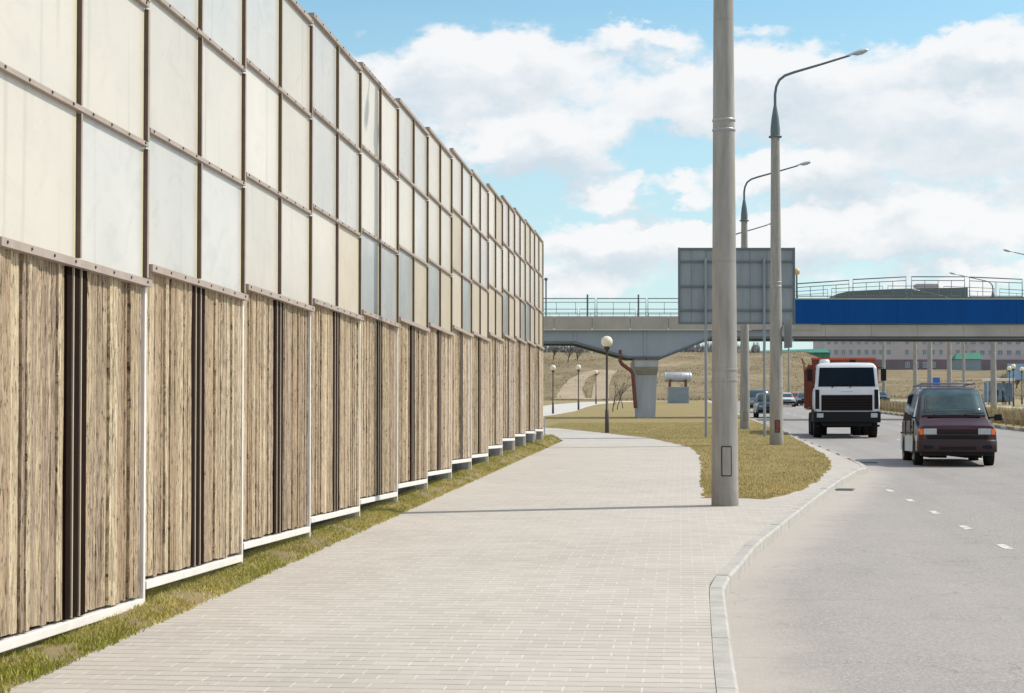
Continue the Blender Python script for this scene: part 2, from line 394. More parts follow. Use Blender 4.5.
def H(px, py):                       # point of the hill seen at a pixel
    d = ray(px, py); d = d / d.dot(FW); t = 20.
    while t < 1500:
        p = Vector((0, 0, EYE)) + d * t
        if p.z < hillz(p.x, p.y): return p
        t += .5
    return G(px, py)
def axis(segs):
    out = []
    for a, b, s in segs:
        n = max(1, int(round((b - a) / s))); out += [a + (b - a) * i / n for i in range(n)]
    return out + [segs[-1][1]]
xs = axis([(-2500, -400, 210), (-400, -80, 20), (-80, 120, 4), (120, 400, 14), (400, 2500, 210)])
ys = axis([(-600, -100, 50), (-100, 220, 8), (220, 420, 3.5), (420, 560, 9), (560, 900, 34), (900, 3500, 260)])
mb = MB(); nx = len(xs)
mb.add([(x, y, terr(x, y)) for y in ys for x in xs],
       [(j*nx+i, j*nx+i+1, (j+1)*nx+i+1, (j+1)*nx+i) for j in range(len(ys)-1) for i in range(nx-1)], 0, 0, True)
tag(mb.build('ground', MAT['hill']), kind='structure')

plane = lambda dz: (lambda x, y: base(y) + dz)
def pts(*pp): return [tuple(G(*p)[:2]) for p in pp]
# kerb line of the near side: lay-by, slanting flare, then straight on
KERB = [(.28, -20), (.33, 8), (.34, 11), (.375, 14.7), (.39, 15.3), (.45, 15.9), (.57, 16.8)] + pts((757, 544), (775, 529.5), (806, 505), (837, 482), (858, 469.5)) + [(4.10, 37.8), (4.18, 39.4), (4.2, 42), (4.2, 60), (4.2, 120), (4.2, 240)]
def offset(line, d):
    out = []
    for i, p in enumerate(line):
        a = Vector(line[max(0, i-1)]); b = Vector(line[min(len(line)-1, i+1)]); t = (b - a).normalized()
        out.append((p[0] - t.y * d, p[1] + t.x * d))
    return out
KIN = offset(KERB, .13)
mb = MB()
walk = [(-3.9, -20)] + [(x - .003, y) for x, y in KIN] + [(3.2, 240), (3.2, 90), (-60, 90), (-60, 66), (-14, 64), (-7, 62.5), (-4.5, 60), (-3.9, 57)]
mb.sheet(walk, plane(0), .45)
tag(mb.build('sidewalk', MAT['paving']), kind='structure')
def kerbstones(name, outer, dz=.0, w=.13, depth=.45, step=1.0):
    o = MB(); inner = offset(outer, w)
    # walk the line in 1 m stones with a hairline between them
    dist = [0]
    for i in range(1, len(outer)): dist.append(dist[-1] + (Vector(outer[i]) - Vector(outer[i-1])).length)
    def at(line, s):
        for i in range(1, len(line)):
            if s <= dist[i] or i == len(line) - 1:
                f = (s - dist[i-1]) / max(1e-6, dist[i] - dist[i-1]); a, b = line[i-1], line[i]
                return a[0] + (b[0]-a[0])*f, a[1] + (b[1]-a[1])*f
    s = 0
    while s < dist[-1] - .1:
        e = min(s + step - .012, dist[-1]); j = random.uniform(-.004, .004)
        a, b, c, d = at(outer, s), at(outer, e), at(inner, e), at(inner, s)
        ch = .022
        A, B = [(p[0]*(1-ch/w) + q[0]*ch/w, p[1]*(1-ch/w) + q[1]*ch/w) for p, q in ((a, d), (b, c))]
        zt = lambda p, k=0.: (p[0], p[1], base(p[1]) + dz + j + k)
        v = [zt(a, -depth), zt(b, -depth), zt(c, -depth), zt(d, -depth), zt(a, -.022), zt(b, -.022), zt(A), zt(B), zt(c), zt(d)]
        o.add(v, [(0,1,5,4), (4,5,7,6), (6,7,8,9), (2,3,9,8), (1,2,8,7,5), (3,0,4,6,9)])
        s += step if s < 60 else step * 3
    return tag(o.build(name, MAT['kerb']), kind='structure')
kerbstones('kerb', KERB, .004)
MX0, MX1 = 14.3, 16.6                 # the median
mb = MB(); mb.sheet([(.1, -30), (MX0 + .2, -30), (MX0 + .2, 262), (.1, 262)], plane(-.13), .3)
tag(mb.build('road', MAT['asphalt']), kind='structure')
mb = MB(); mb.sheet([(MX1 - .2, -30), (24.2, -30), (24.2, 262), (MX1 - .2, 262)], plane(-.13), .3)
tag(mb.build('far_road', MAT['asphalt']), kind='structure')
mb = MB(); mb.sheet([(MX0 + .15, -30), (MX1 - .15, -30), (MX1 - .15, 262), (MX0 + .15, 262)], plane(.0), .4)
tag(mb.build('median', MAT['dry']), kind='structure')
kerbstones('median_kerb', [(MX0, 240), (MX0, -20)], .01, .155)
kerbstones('far_median_kerb', [(MX1, -20), (MX1, 240)], .01, .155)
mb = MB(); mb.sheet([(24.2, -30), (62, -30), (62, 262), (24.2, 262)], plane(.0), .4)
tag(mb.build('far_verge', MAT['dry']), kind='structure')
mb = MB(); mb.sheet([(27, -30), (29.5, -30), (29.5, 250), (27, 250)], plane(.006), .03)
tag(mb.build('far_sidewalk', MAT['path']), kind='structure')
# lay-by dashes and lane dashes
mb = MB()
y = 17.45
while y < 150:
    mb.sheet([(3.74, y), (3.85, y), (3.85, y + .62), (3.74, y + .62)], plane(-.126), .003) if y < 33 else None
    y += 2.75
for x, y0, d, L in ((7.75, 12, 8, 2.6), (11.1, 14, 8, 2.6)):
    y = y0
    while y < 230: mb.sheet([(x, y), (x + .12, y), (x + .12, y + L), (x, y + L)], plane(-.126), .003); y += d
tag(mb.build('road_markings', MAT['marking']), kind='structure')
# drain slots in the kerb face
# lawn beyond and beside the walk
tip = pts((704, 498), (701.5, 485), (702, 470), (700, 455), (690, 447), (650, 438), (600, 432.5), (560, 428.5), (520, 426))
right = pts((785, 433), (800, 441), (822, 453), (831, 462), (829, 470), (820, 479.5), (802, 490.5), (785, 495.5), (768, 499))
def jag(line, amp=.05, step=.35):
    out = []
    for i in range(len(line) - 1):
        a, b = Vector(line[i]), Vector(line[i+1]); n = max(1, int((b - a).length / step))
        n = min(n, 40)
        for k in range(n):
            p = a.lerp(b, k / n); out.append((p.x + random.uniform(-amp, amp), p.y + random.uniform(-amp, amp) * 2))
    return out + [tuple(line[-1])]
island = jag(right + [right[-1], tip[0]] + tip, .05, .3) + [(-60, tip[-1][1] + 6), (-60, 240), (3.35, 240)]
mb = MB(); mb.sheet(island, plane(.008), .4)
tag(mb.build('lawn', MAT['lawn']), kind='structure')
mb = MB(); mb.sheet([(-60, -20), (-4.75, -20), (-4.75, 57.2), (-5.2, 59.4), (-7, 62.2), (-14, 63.7), (-60, 65.7)], plane(.025), .4)
tag(mb.build('bank', MAT['lawn']), kind='structure')
def mound(x, y): return .10 * sm(26, 44, y) * sm(-3.85, -4.3, x) + .035 * sm(-3.85, -4.05, x) + .01 * sm(-4.12, -4.3, x)
edge = jag([(-3.88, -20), (-3.88, 8), (-3.90, 30), (-3.88, 50), (-3.92, 56), (-4.1, 58), (-4.5, 59.3), (-5.0, 59.4)], .025, .25)
mb = MB(); rows_ = []
ys2 = axis([(-20, 8, 2), (8, 34, .12), (34, 58.6, .3)])
def edgex(y): return -3.88 - .9 * max(0, (y - 55) / 4) ** 2 + .035 * mnoise.noise((y * 3.1, 0, 7)) + .02 * mnoise.noise((y * 9, 3, 1))
nxs = 9
vs = []
for y in ys2:
    e = edgex(y)
    for i in range(nxs):
        x = e + (-5.1 - e) * i / (nxs - 1)
        z = base(y) + .008 + mound(x, y) + .02 * mnoise.noise((x * 6, y * 5, 2)) * (1 if i else 0) - (.03 if i == 0 else 0)
        vs.append((x, y, z))
mb.add(vs, [(j*nxs+i, (j+1)*nxs+i, (j+1)*nxs+i+1, j*nxs+i+1)[::-1] for j in range(len(ys2)-1) for i in range(nxs-1)], 0, 0, True)
tag(mb.build('grass_verge', MAT['soil'], recalc=True), kind='structure')
# footpath that climbs away on the left
def ribbon(name, line, w, mat, zf, up, step=2.):
    o = MB(); L = []
    for i in range(len(line)-1):
        a, b = Vector(line[i][:2]), Vector(line[i+1][:2]); n = max(1, int((b-a).length/step))
        L += [tuple(a.lerp(b, k/n)) for k in range(n)]
    L.append(tuple(line[-1][:2]))
    ws = w if callable(w) else (lambda f: w)
    l, r = [], []
    for i, p in enumerate(L):
        a = Vector(L[max(0, i-1)]); b = Vector(L[min(len(L)-1, i+1)]); t = (b-a).normalized(); h = ws(i/(len(L)-1))/2
        l.append((p[0]-t.y*h, p[1]+t.x*h)); r.append((p[0]+t.y*h, p[1]-t.x*h))
    v = []
    for q, u in ((l, up), (r, up), (l, up-.3), (r, up-.3)):
        v += [(x, y, zf(x, y)+u) for x, y in q]
    n = len(L); f = []
    for i in range(n-1): f += [(n+i, n+i+1, i+1, i), (i, i+1, 2*n+i+1, 2*n+i), (n+i+1, n+i, 3*n+i, 3*n+i+1)]
    f += [(0, 2*n, 3*n, n), (n-1, 2*n-1, 4*n-1, 3*n-1)]
    o.add(v, f); return tag(o.build(name, mat), kind='structure')
pl = [tuple(G(*p)) for p in ((480, 419), (520, 415), (545, 411.3), (560, 407.5), (575, 404.6), (600, 402.3), (650, 401))]
ribbon('footpath', pl, 4.6, MAT['path'], lambda x, y: max(base(y) + .012, hillz(x, y)), .012)
for i, (line, w) in enumerate((([H(*p) for p in ((570, 399.5), (571, 390), (577, 380), (588, 373.5), (600, 371), (612, 370.5))], lambda f: 4.6*(1-f*.5)),
                               ([H(*p) for p in ((611, 371), (604, 377), (601, 386), (600, 399.5))], lambda f: 2.6),
                               ([H(*p) for p in ((574, 398.5), (590, 399.8), (604, 399.8))], lambda f: 3.4))):
    ribbon('dirt_track', line, w, MAT['clay'], hillz, .10, 1.5)

# ------------------------------------------------------------------ grass
def blades(name, mat, xy, zf, h0, h1, w0, w1, lean=.5, parent=None):
    n = len(xy); xy = np.asarray(xy); a = rng.uniform(0, 2*PI, n); h = rng.uniform(h0, h1, n); w = rng.uniform(w0, w1, n)
    z = np.array([zf(x, y) for x, y in xy]); la = rng.uniform(0, 2*PI, n); ll = h * rng.uniform(0, lean, n)
    V = np.zeros((n, 3, 3))
    V[:, 0] = np.stack([xy[:, 0] - np.cos(a)*w, xy[:, 1] - np.sin(a)*w, z - .01], 1)
    V[:, 1] = np.stack([xy[:, 0] + np.cos(a)*w, xy[:, 1] + np.sin(a)*w, z - .01], 1)
    V[:, 2] = np.stack([xy[:, 0] + np.cos(la)*ll, xy[:, 1] + np.sin(la)*ll, z + h], 1)
    me = bpy.data.meshes.new(name); me.vertices.add(3*n); me.vertices.foreach_set('co', V.reshape(-1))
    me.loops.add(3*n); me.loops.foreach_set('vertex_index', np.arange(3*n, dtype=np.int32))
    me.polygons.add(n); me.polygons.foreach_set('loop_start', np.arange(0, 3*n, 3, dtype=np.int32))
    me.materials.append(mat)
    at = me.attributes.new('tint', 'FLOAT', 'FACE')
    patch = np.array([mnoise.noise((x*.9, y*.45, 3)) + .5*mnoise.noise((x*3, y*2, 9)) for x, y in xy])
    at.data.foreach_set('value', np.clip(.45 + .55*patch + rng.normal(0, .22, n), 0, 1))
    me.update(calc_edges=True)
    o = bpy.data.objects.new(name, me); COL.objects.link(o)
    return o
n = 95000
yy = 7 + (58.5 - 7) * rng.random(n) ** 1.8; xx = -3.86 - .60 * rng.random(n) ** .9
keep = np.array([(mnoise.noise((x*2.6, y*1.7, 5)) + .5*mnoise.noise((x*9, y*6, 5)) > -.26 + .6*rng.random() - .3) and x < edgex(y) + .03 for x, y in zip(xx, yy)])
xy = np.stack([xx, yy], 1)[keep]
tag(blades('verge_grass', MAT['blade_green'], xy, lambda x, y: base(y) + .01 + mound(x, y), .008, .036, .003, .0065, 1.4), kind='stuff')
from mathutils.geometry import intersect_point_tri_2d
def inside(poly, x, y):
    c = False; j = len(poly) - 1
    for i in range(len(poly)):
        xi, yi = poly[i]; xj, yj = poly[j]
        if (yi > y) != (yj > y) and x < (xj-xi)*(y-yi)/(yj-yi)+xi: c = not c
        j = i
    return c
near = [p for p in island if p[1] < 76 and p[0] > -9]
cand = []
while len(cand) < 90000:
    y = 25.5 + 60 * random.random() ** 2.1; x = random.uniform(-6, 4.2)
    if inside(island, x, y): cand.append((x, y))
tag(blades('lawn_grass', MAT['blade_dry'], cand, lambda x, y: base(y) + .008, .008, .045, .0035, .007, 1.3), kind='stuff')
tx, ty = [], []
xy = np.stack([rng.uniform(15.4, 16.3, 22000), 40 + 150 * rng.random(22000) ** 1.5], 1)
tag(blades('dry_reed_grass', MAT['blade_straw'], xy, lambda x, y: base(y), .35, .95, .012, .03, .35), kind='stuff')

pts_h = []
while len(pts_h) < 16000:
    y = 236 + 170 * random.random(); x = y * random.uniform(-.13, .21)
    if mnoise.noise((x*.05, y*.04, 8)) + .6*mnoise.noise((x*.2, y*.15, 2)) > random.uniform(-.3, .5): pts_h.append((x, y))
tag(blades('hill_scrub', MAT['blade_scrub'], pts_h, hillz, .08, .34, .02, .09, .9), kind='stuff')
# ------------------------------------------------------------------ noise barrier
WX, WY, WZ, BL = -4.25, 13.16, .35, 3.035
wall = empty('noise_barrier', (WX, WY, WZ), 0, 'long stepped noise barrier, weathered timber below and pale translucent sheets above the walk', 'noise barrier')
Z0 = [.26, .37, .50, .61, .71, .80, .914, 1.025, 1.176, 1.243, 1.405, 1.565, 1.67, 1.75, 1.817]
NB = len(Z0)
ROW = [2.62, 3.71, 4.83, 5.88]
pane_mesh = {}
def pane(mat):
    if mat not in pane_mesh:
        o = MB(); o.box(-.006, .006, -.725, .700, -.545, .545, 0); o.box(-.006, .0065, .7005, .735, -.545, .545, 1)
        me = o.build('translucent_sheet', [MAT[mat], MAT['edge']]); pane_mesh[mat] = me.data; bpy.data.objects.remove(me)
    return pane_mesh[mat]
special = {(1,0,0): 'pane_cream', (1,0,1): 'pane_blue', (1,1,0): 'pane_cream', (1,1,1): 'pane_cream', (2,0,0): 'pane_blue', (2,0,1): 'pane_blue',
           (2,1,0): 'pane_pearl', (2,1,1): 'pane_pearl', (3,0,0): 'pane_pearl', (3,0,1): 'pane_pearl', (3,1,0): 'pane_pearl', (3,1,1): 'pane_cream',
           (4,0,0): 'pane_cream', (4,0,1): 'pane_tan', (4,1,0): 'pane_blue', (4,1,1): 'pane_blue', (5,0,0): 'pane_smoke', (5,0,1): 'pane_smoke',
           (5,1,0): 'pane_cream', (5,1,1): 'pane_pearl', (6,0,0): 'pane_smoke', (6,0,1): 'pane_tan', (7,0,0): 'pane_smoke', (7,0,1): 'pane_tan',
           (8,0,0): 'pane_tan', (8,0,1): 'pane_smoke', (9,0,0): 'pane_tan', (9,0,1): 'pane_tan', (10,0,0): 'pane_tan', (10,0,1): 'pane_tan',
           (11,0,0): 'pane_smoke', (11,0,1): 'pane_tan', (4,2,0): 'pane_blue', (4,2,1): 'pane_blue', (5,2,0): 'pane_cream'}
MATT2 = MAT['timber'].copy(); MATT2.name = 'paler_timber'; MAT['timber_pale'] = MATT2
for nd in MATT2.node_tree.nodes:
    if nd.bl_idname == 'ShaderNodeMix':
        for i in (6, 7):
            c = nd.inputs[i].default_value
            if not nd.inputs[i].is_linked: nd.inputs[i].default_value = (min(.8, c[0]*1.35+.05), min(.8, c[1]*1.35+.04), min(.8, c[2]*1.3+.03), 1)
def timber(y0, y1, z0, z1, mat):
    o = MB(); y = y0; k = random.random()
    while y < y1 - .01:
        w = min(random.choice((.045, .06, .075, .09, .11)), y1 - y)
        if y1 - y - w < .03: w = y1 - y
        d = random.uniform(-.014, .014); tint = random.uniform(.02, .98)
        zb = z0 + random.uniform(.002, .022); zt = z1
        # a board with a slightly bowed front, in four strips down its height
        n = 5; yb = [y + .002, y + w*.5, y + w - .002]
        vs = []
        for i in range(n+1):
            z = zb + (zt - zb)*i/n
            for q, yy_ in enumerate(yb):
                vs.append((d + (.005 if q == 1 else 0) + random.uniform(-.0035, .0035), yy_ + random.uniform(-.0025, .0025), z))
            vs.append((-.05, yb[0], z)); vs.append((-.05, yb[2], z))
        f = []
        for i in range(n):
            a, b = i*5, (i+1)*5
            f += [(a, a+1, b+1, b), (a+1, a+2, b+2, b+1), (a+3, a, b, b+3), (a+2, a+4, b+4, b+2)]
        f += [(0, 3, 4, 2, 1), (n*5, n*5+1, n*5+2, n*5+4, n*5+3)]
        o.add(vs, f, 0, tint); y += w
    o.box(-.075, -.052, y0, y1, z0, z1, 1)
    return o.build('timber_panel', [mat, MAT['frame_dark']], wall)
post_src = None
for b in range(NB):
    y0 = (b - 2) * BL; y1 = y0 + BL; ym = (y0 + y1)/2; z0 = Z0[b] - WZ; zg = base(WY + y0) - WZ
    far = b >= 7
    timber(y0 + .045, y0 + 1.31, z0 + .092, z0 + 2.565, MAT['timber'])
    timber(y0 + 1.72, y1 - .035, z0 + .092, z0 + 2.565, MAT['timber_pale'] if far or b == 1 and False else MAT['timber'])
    o = MB(); o.box(-.07, -.045, y0 + 1.312, y0 + 1.718, z0 + .092, z0 + 2.565, 0)
    for c in (y0 + 1.36, y0 + 1.515, y0 + 1.668):
        o.box(-.045, .012, c - .045, c + .045, z0 + .093, z0 + 2.56, 0)
    for c in (y0 + 1.437, y0 + 1.592):
        o.box(-.02, .016, c - .010, c + .010, z0 + .093, z0 + 2.56, 1)
    o.build('steel_channel', [MAT['frame_dark'], MAT['channel_edge']], wall)
    o = MB(); o.box(-.06, .028, y0 + .04, y1 - .03, z0 + .014, z0 + .080)
    o.build('base_beam', MAT['white_steel'], wall, bevel=.006)
    o = MB(); o.box(-.45, -.30, y0, y1, zg - .5, z0 + .06); o.build('concrete_plinth', MAT['plinth'], wall)
    # rails with their bolts
    for r, (z, h, pr) in enumerate(((2.55, .056, .066), (3.665, .036, .042), (4.785, .036, .042), (5.875, .048, .045))):
        o = MB(); o.box(-.03, pr, y0 + .03, y1 + (.02 if r == 0 else -.015), z0 + z, z0 + z + h, 0)
        if b < 6:
            for q in range(8):
                yb = y0 + .12 + q * (BL - .22) / 7; o.lathe([(.011, pr), (.011, pr + .007), (.001, pr + .009)], (0, yb, z0 + z + h*.55), 6, 1, 'x', False)
        o.build('rail', [MAT['frame'], MAT['bolt']], wall)
    for y, w in ((ym, .022), (y1, .036)):
        o = MB()
        for r in range(3):
            za = z0 + (2.625, 3.712, 4.832)[r]; zb = z0 + (3.65, 4.77, 5.86)[r]
            o.box(-.02, .034, y - w/2, y + w/2, za, zb, 0); o.box(.0345, .038, y - w/2 - .004, y + w/2, za, zb, 1)
        o.build('mullion', [MAT['mullion_paint'], MAT['frame']], wall)
    # post at the far end of the bay
    o = MB(); o.box(-.19, -.04, y1 - .07, y1 + .07, zg - .4, z0 + 6.03, 1)
    o.box(-.04, .022, y1 - .030, y1 + .018, base(WY + y1) - WZ - .2, z0 + 2.544, 0)
    o.build('post', [MAT['white_steel'], MAT['galv']], wall)
    for r in range(3):
        for c in range(2):
            mat = special.get((b, r, c))
            if mat is None:
                if b >= 8 and r == 0: mat = random.choice(['pane_tan'] * 3 + ['pane_smoke', 'pane_cream'])
                elif b >= 8: mat = random.choice(['pane_cream', 'pane_cream', 'pane_tan', 'pane_pearl', 'pane_blue'])
                else: mat = random.choice(['pane_cream', 'pane_pearl', 'pane_pearl', 'pane_cream', 'pane_blue'])
            p = bpy.data.objects.new('translucent_sheet', pane(mat)); COL.objects.link(p); p.parent = wall
            p.location = (-.004, y0 + BL*(.25 + .5*c), z0 + ((2.575 + .58), 3.68 + .56, 4.80 + .56)[r])
            p.scale = (1, 1, 1.02)
# ------------------------------------------------------------------ street lamps
def make_lamp(label, big=True):
    root = empty('street_lamp', label=label, cat='street lamp')
    o = MB(); o.tube([(0,0,-.4), (0,0,0), (0,0,4), (0,0,10.05)], [.235, .225, .19, .135] , 24)
    for z in (1.66, 1.80): o.lathe([(.214, z - .018), (.220, z), (.214, z + .018)], (0,0,0), 24)
    o.build('pole', MAT['concrete'], root)
    o = MB()
    for z in (5.0, 5.13): o.lathe([(.176, z - .02), (.194, z - .012), (.194, z + .012), (.176, z + .02)], (0,0,0), 24)
    o.build('clamp_band', MAT['galv'], root)
    a = -.15
    o = MB(); o.box(-.07, .07, -.2385, -.205, .405, .775, 1); o.box(-.083, .083, -.2285, -.2, .393, .787, 0)
    o.build('hatch', [MAT['frame_dark'], MAT['concrete']], root)
    br = MB(); br.tube([(0,0,9.75), (0,0,10.0), (0,0,10.35), (0,0,10.75)], [.155, .155, .12, .05], 16); br.lathe([(.15, 9.72), (.215, 9.73), (.215, 9.77), (.15, 9.78)], (0,0,0), 16)
    bo = br.build('bracket', MAT['rail_metal'], root)
    arc = [(0,0,10.6), (0,0,11.1), (.04,0,11.35), (.14,0,11.56), (.32,0,11.7), (.6,0,11.80), (1.5,0,12.06), (2.42,0,12.34)]
    o = MB(); o.tube(arc, [.045]*2 + [.042]*4 + [.036, .033], 10); o.build('arm', MAT['rail_metal'], bo)
    # lamp head: flat shell on top, glass bowl below
    d = Vector((.957, 0, .29)); c = Vector((2.36, 0, 12.32))
    st = [(0, .045, .05), (.12, .07, .065), (.2, .13, .08), (.42, .165, .1), (.6, .14, .08), (.68, .06, .035)]
    o = MB(); rings = []
    nz = Vector((-.29, 0, .957))
    for s, w, h in st:
        rings.append([c + d*s + Vector((0, w*math.cos(k*PI/8), 0)) + nz*h*math.sin(k*PI/8) for k in range(9)])
    vs = [v for r in rings for v in r]
    o.add(vs, [(i*9+k, i*9+k+1, (i+1)*9+k+1, (i+1)*9+k) for i in range(len(st)-1) for k in range(8)], 0, 0, True)
    o.add(rings[-1], [list(range(9))]); o.add(rings[0], [list(range(9))])
    for i in range(len(st)-1):
        o.add([rings[i][0], rings[i][8], rings[i+1][8], rings[i+1][0]], [(0,1,2,3)])
    ho = o.build('lamp_head', MAT['lightblue'], root)
    o = MB(); rings = []
    for s, w, h in [(.22, .11, .02), (.3, .13, .07), (.46, .13, .085), (.6, .10, .06), (.66, .05, .01)]:
        rings.append([c + d*s + Vector((0, w*math.cos(k*PI/8), 0)) - nz*h*math.sin(k*PI/8) for k in range(9)])
    o.add([v for r in rings for v in r], [(i*9+k, i*9+k+1, (i+1)*9+k+1, (i+1)*9+k) for i in range(4) for k in range(8)], 0, 0, True)
    o.build('lamp_bowl', MAT['lens'], ho)
    return root
g0 = 'street lamps along the road'
lamp0 = make_lamp('thick concrete street lamp pole in the foreground at the tip of the grass island')
spots = [((725, 505.5), 1.0, 0, None),
         ((776.5, 445), .968, 0, 'concrete street lamp with curved arm just right of the large grey sign'),
         ((745, 429), .908, 0, 'concrete street lamp rising behind the large grey sign, its arm topmost beyond it'),
         ((729, 417.5), .92, 0, 'hidden street lamp with only its arm end showing above the grey sign')]
near_lamps = []
for i, (pp, k, rz, lab) in enumerate(spots):
    o = lamp0 if i == 0 else copy_tree(lamp0)
    o.location = G(*pp); o.scale = (.95, .95, k)
    if i == 0: o.scale = (.90, .90, 1.12)
    o.rotation_euler.z = PSI; o['group'] = g0
    if lab: o['label'] = lab
    if i == 1:
        for ch in o.children:
            if ch.name.startswith('hatch'): ch.data = ch.data.copy(); ch.data.materials[1] = MAT['rust']
far_labels = {116: 'street lamp leaning in from the right edge, above the bridge railing', 138.7: 'thick street lamp pole right behind the maroon van, its arm above the railing',
              161: 'street lamp pole right of the small blue square sign under the bridge', 184: 'thin street lamp pole under the bridge between the truck and the van', 212: 'farthest thin street lamp pole, just right of the white truck'}
for y, lab in far_labels.items():
    o = copy_tree(lamp0); o.location = (24.9, y, base(y)); o.rotation_euler.z = PI + PSI; o.scale = (1.15, 1.15, .87); o['group'] = 'street lamps across the road'; o['label'] = lab
for px, D, lab in ((930, 150, 'stout pole under the bridge, just left of the small blue square sign'), (964, 170, 'slim pole under the bridge, in front of the green roofed shed'), (995, 215, 'thin pole before the pink building, right of the thick lamp pole'), (789, 228, 'thin grey pole between the sign support and the truck, against the brown hill')):
    root = empty('utility_pole', label=lab, cat='pole', group='bare poles beyond the bridge')
    b = P(px, 400, D); root.location = (b.x, b.y, base(b.y))
    w = .2 if px == 930 else .13
    o = MB(); o.tube([(0,0,-.3), (0,0,8.5 if px != 995 else 6.8)], [w*1.25, w*.9], 10); o.build('pole', MAT['concrete'], root)
    o = MB(); o.lathe([(w*1.0, 8.3 if px != 995 else 6.6), (w*1.1, 8.55 if px != 995 else 6.85), (.01, 8.6 if px != 995 else 6.9)], (0,0,0), 10); o.build('cap', MAT['galv'], root)

# ------------------------------------------------------------------ park lamps with globes
def park_lamp(label):
    r = empty('park_lamp', label=label, cat='park lamp', group='globe lamps along the footpath')
    o = MB(); o.tube([(0,0,-.2), (0,0,.02), (0,0,.9), (0,0,.92), (0,0,3.28)], [.085, .085, .075, .05, .042], 12); o.lathe([(.06, 3.2), (.12, 3.3), (.13, 3.36), (.05, 3.38)], (0,0,0), 12)
    o.build('post', MAT['lamp_post'], r)
    o = MB(); o.ball((0,0,3.56), .225); o.build('globe', MAT['globe'], r)
    return r
p0 = park_lamp('largest globe lamp, nearest the walk, left of the bridge pier')
for i, (pp, k, lab) in enumerate((((607, 433), 1.0, None), ((553, 414), .88, 'globe lamp beside the footpath closest to the end of the timber barrier'),
                                  ((578.5, 410), .96, 'globe lamp in the middle of the three small ones along the footpath'), ((596, 404.2), .98, 'smallest and farthest globe lamp, before the bare clay slope'),
                                  )):
    o = p0 if i == 0 else copy_tree(p0); o.location = G(*pp); o.scale = (k,)*3
    if lab: o['label'] = lab
for i, (px, D, lab) in enumerate(((1009.5, 165, 'left one of two globe lamps at the right end of the bus shelter'), (1013.5, 150, 'taller right one of two globe lamps next to the bus shelter'), (1022, 172, 'globe lamp at the right edge of the picture beyond the reeds'))):
    o = copy_tree(p0); b = P(px, 400, D); o.location = (b.x, b.y, base(b.y)); o.scale = (1, 1, 1.0); o['label'] = lab; o['group'] = 'globe lamps across the road'

# ------------------------------------------------------------------ large road sign seen from behind
b = G(737, 437); DB = b.dot(FW); kb = DB / F
sign = empty('road_sign', b, PSI, 'large grey sign seen from its ribbed back on two posts beside the road', 'road sign')
sx = lambda px: (px - 737) * kb
sz = lambda py: (437 - py) * kb
o = MB()
xe = [679.5, 692, 707, 731, 751, 768, 795]
for i in range(len(xe)-1):
    for za, zb in ((323.5, 310.6), (309.6, 286.6), (285.6, 261.6), (260.6, 247.5)):
        o.box(sx(xe[i]) + .006, sx(xe[i+1]) - .006, .10 + random.uniform(-.006, .006), .13, sz(za), sz(zb))
o.box(sx(680), sx(795), .132, .145, sz(323), sz(248))
o.build('sheet_panel', MAT['board_back'], sign)
for py in (248.2, 261, 286, 310, 323):
    o = MB(); o.box(sx(679), sx(796), .04, .098, sz(py) - .035, sz(py) + .035); o.build('cross_rib', MAT['board_frame'], sign)
for px in (679.6, 795.2):
    o = MB(); o.box(sx(px) - .03, sx(px) + .03, .035, .15, sz(324), sz(247)); o.build('side_frame', MAT['board_frame'], sign)
for px in (706, 764.5):
    o = MB(); o.tube([(sx(px), -.04, -.3), (sx(px), -.04, sz(258))], .05, 10)
    o.build('leg', MAT['board_back'], sign)
# small traffic sign on the second lamp pole, edge on to us
b2 = G(776.5, 445); k2 = b2.dot(FW) / F
ts = empty('traffic_sign', b2 + Vector((.36, -.05, (445-348)*k2)), PSI - R(72), 'narrow plate clamped to the lamp pole beside the large grey sign, seen nearly edge on', 'traffic sign')
o = MB(); o.box(-.25, .25, -.012, .012, 0, (348-320)*k2); o.build('plate', MAT['board_back'], ts, bevel=.004)
o = MB(); o.box(-.02, .02, .012, .18, .2, .26); o.box(-.02, .02, .012, .18, .62, .68); o.build('bracket', MAT['galv'], ts)

# ------------------------------------------------------------------ footbridge
bb = G(647, 418); DBR = bb.dot(FW); kq = DBR / F
bridge = empty('footbridge', bb, PSI, 'long footbridge with blue side panels over the road and grey haunched girder on a pier', 'footbridge')
qx = lambda px: (px - 647) * kq
qz = lambda py: (418 - py) * kq
W = 3.4
def extr(poly, y0, y1, name, mat, parent=bridge):
    n = len(poly); a = sum(poly[i][0]*poly[(i+1) % n][1] - poly[(i+1) % n][0]*poly[i][1] for i in range(n))
    if a < 0: poly = poly[::-1]
    o = MB(); v = [(x, y0, z) for x, z in poly] + [(x, y1, z) for x, z in poly]
    o.add(v, [list(range(n)), list(range(2*n-1, n-1, -1))] + [(i+n, (i+1) % n + n, (i+1) % n, i)[::1] for i in range(n)])
    return o.build(name, mat, parent, recalc=True)
L, Rr = -300, 1700
deck = [(qx(L), qz(317.5)), (qx(760), qz(317.5)), (qx(1150), qz(319)), (qx(Rr), qz(322)), (qx(Rr), qz(327)), (qx(760), qz(324)), (qx(L), qz(324))]
extr(deck, -.25, W + .25, 'deck', MAT['concrete2'])
x = 250
while x < 790:                       # edge beams, cast in lengths
    extr([(qx(x) + .012, qz(316.5)), (qx(x + 38) - .012, qz(316.5)), (qx(x + 38) - .012, qz(330)), (qx(x) + .012, qz(330))], -.34, -.252, 'edge_beam', MAT['concrete2'])
    x += 38
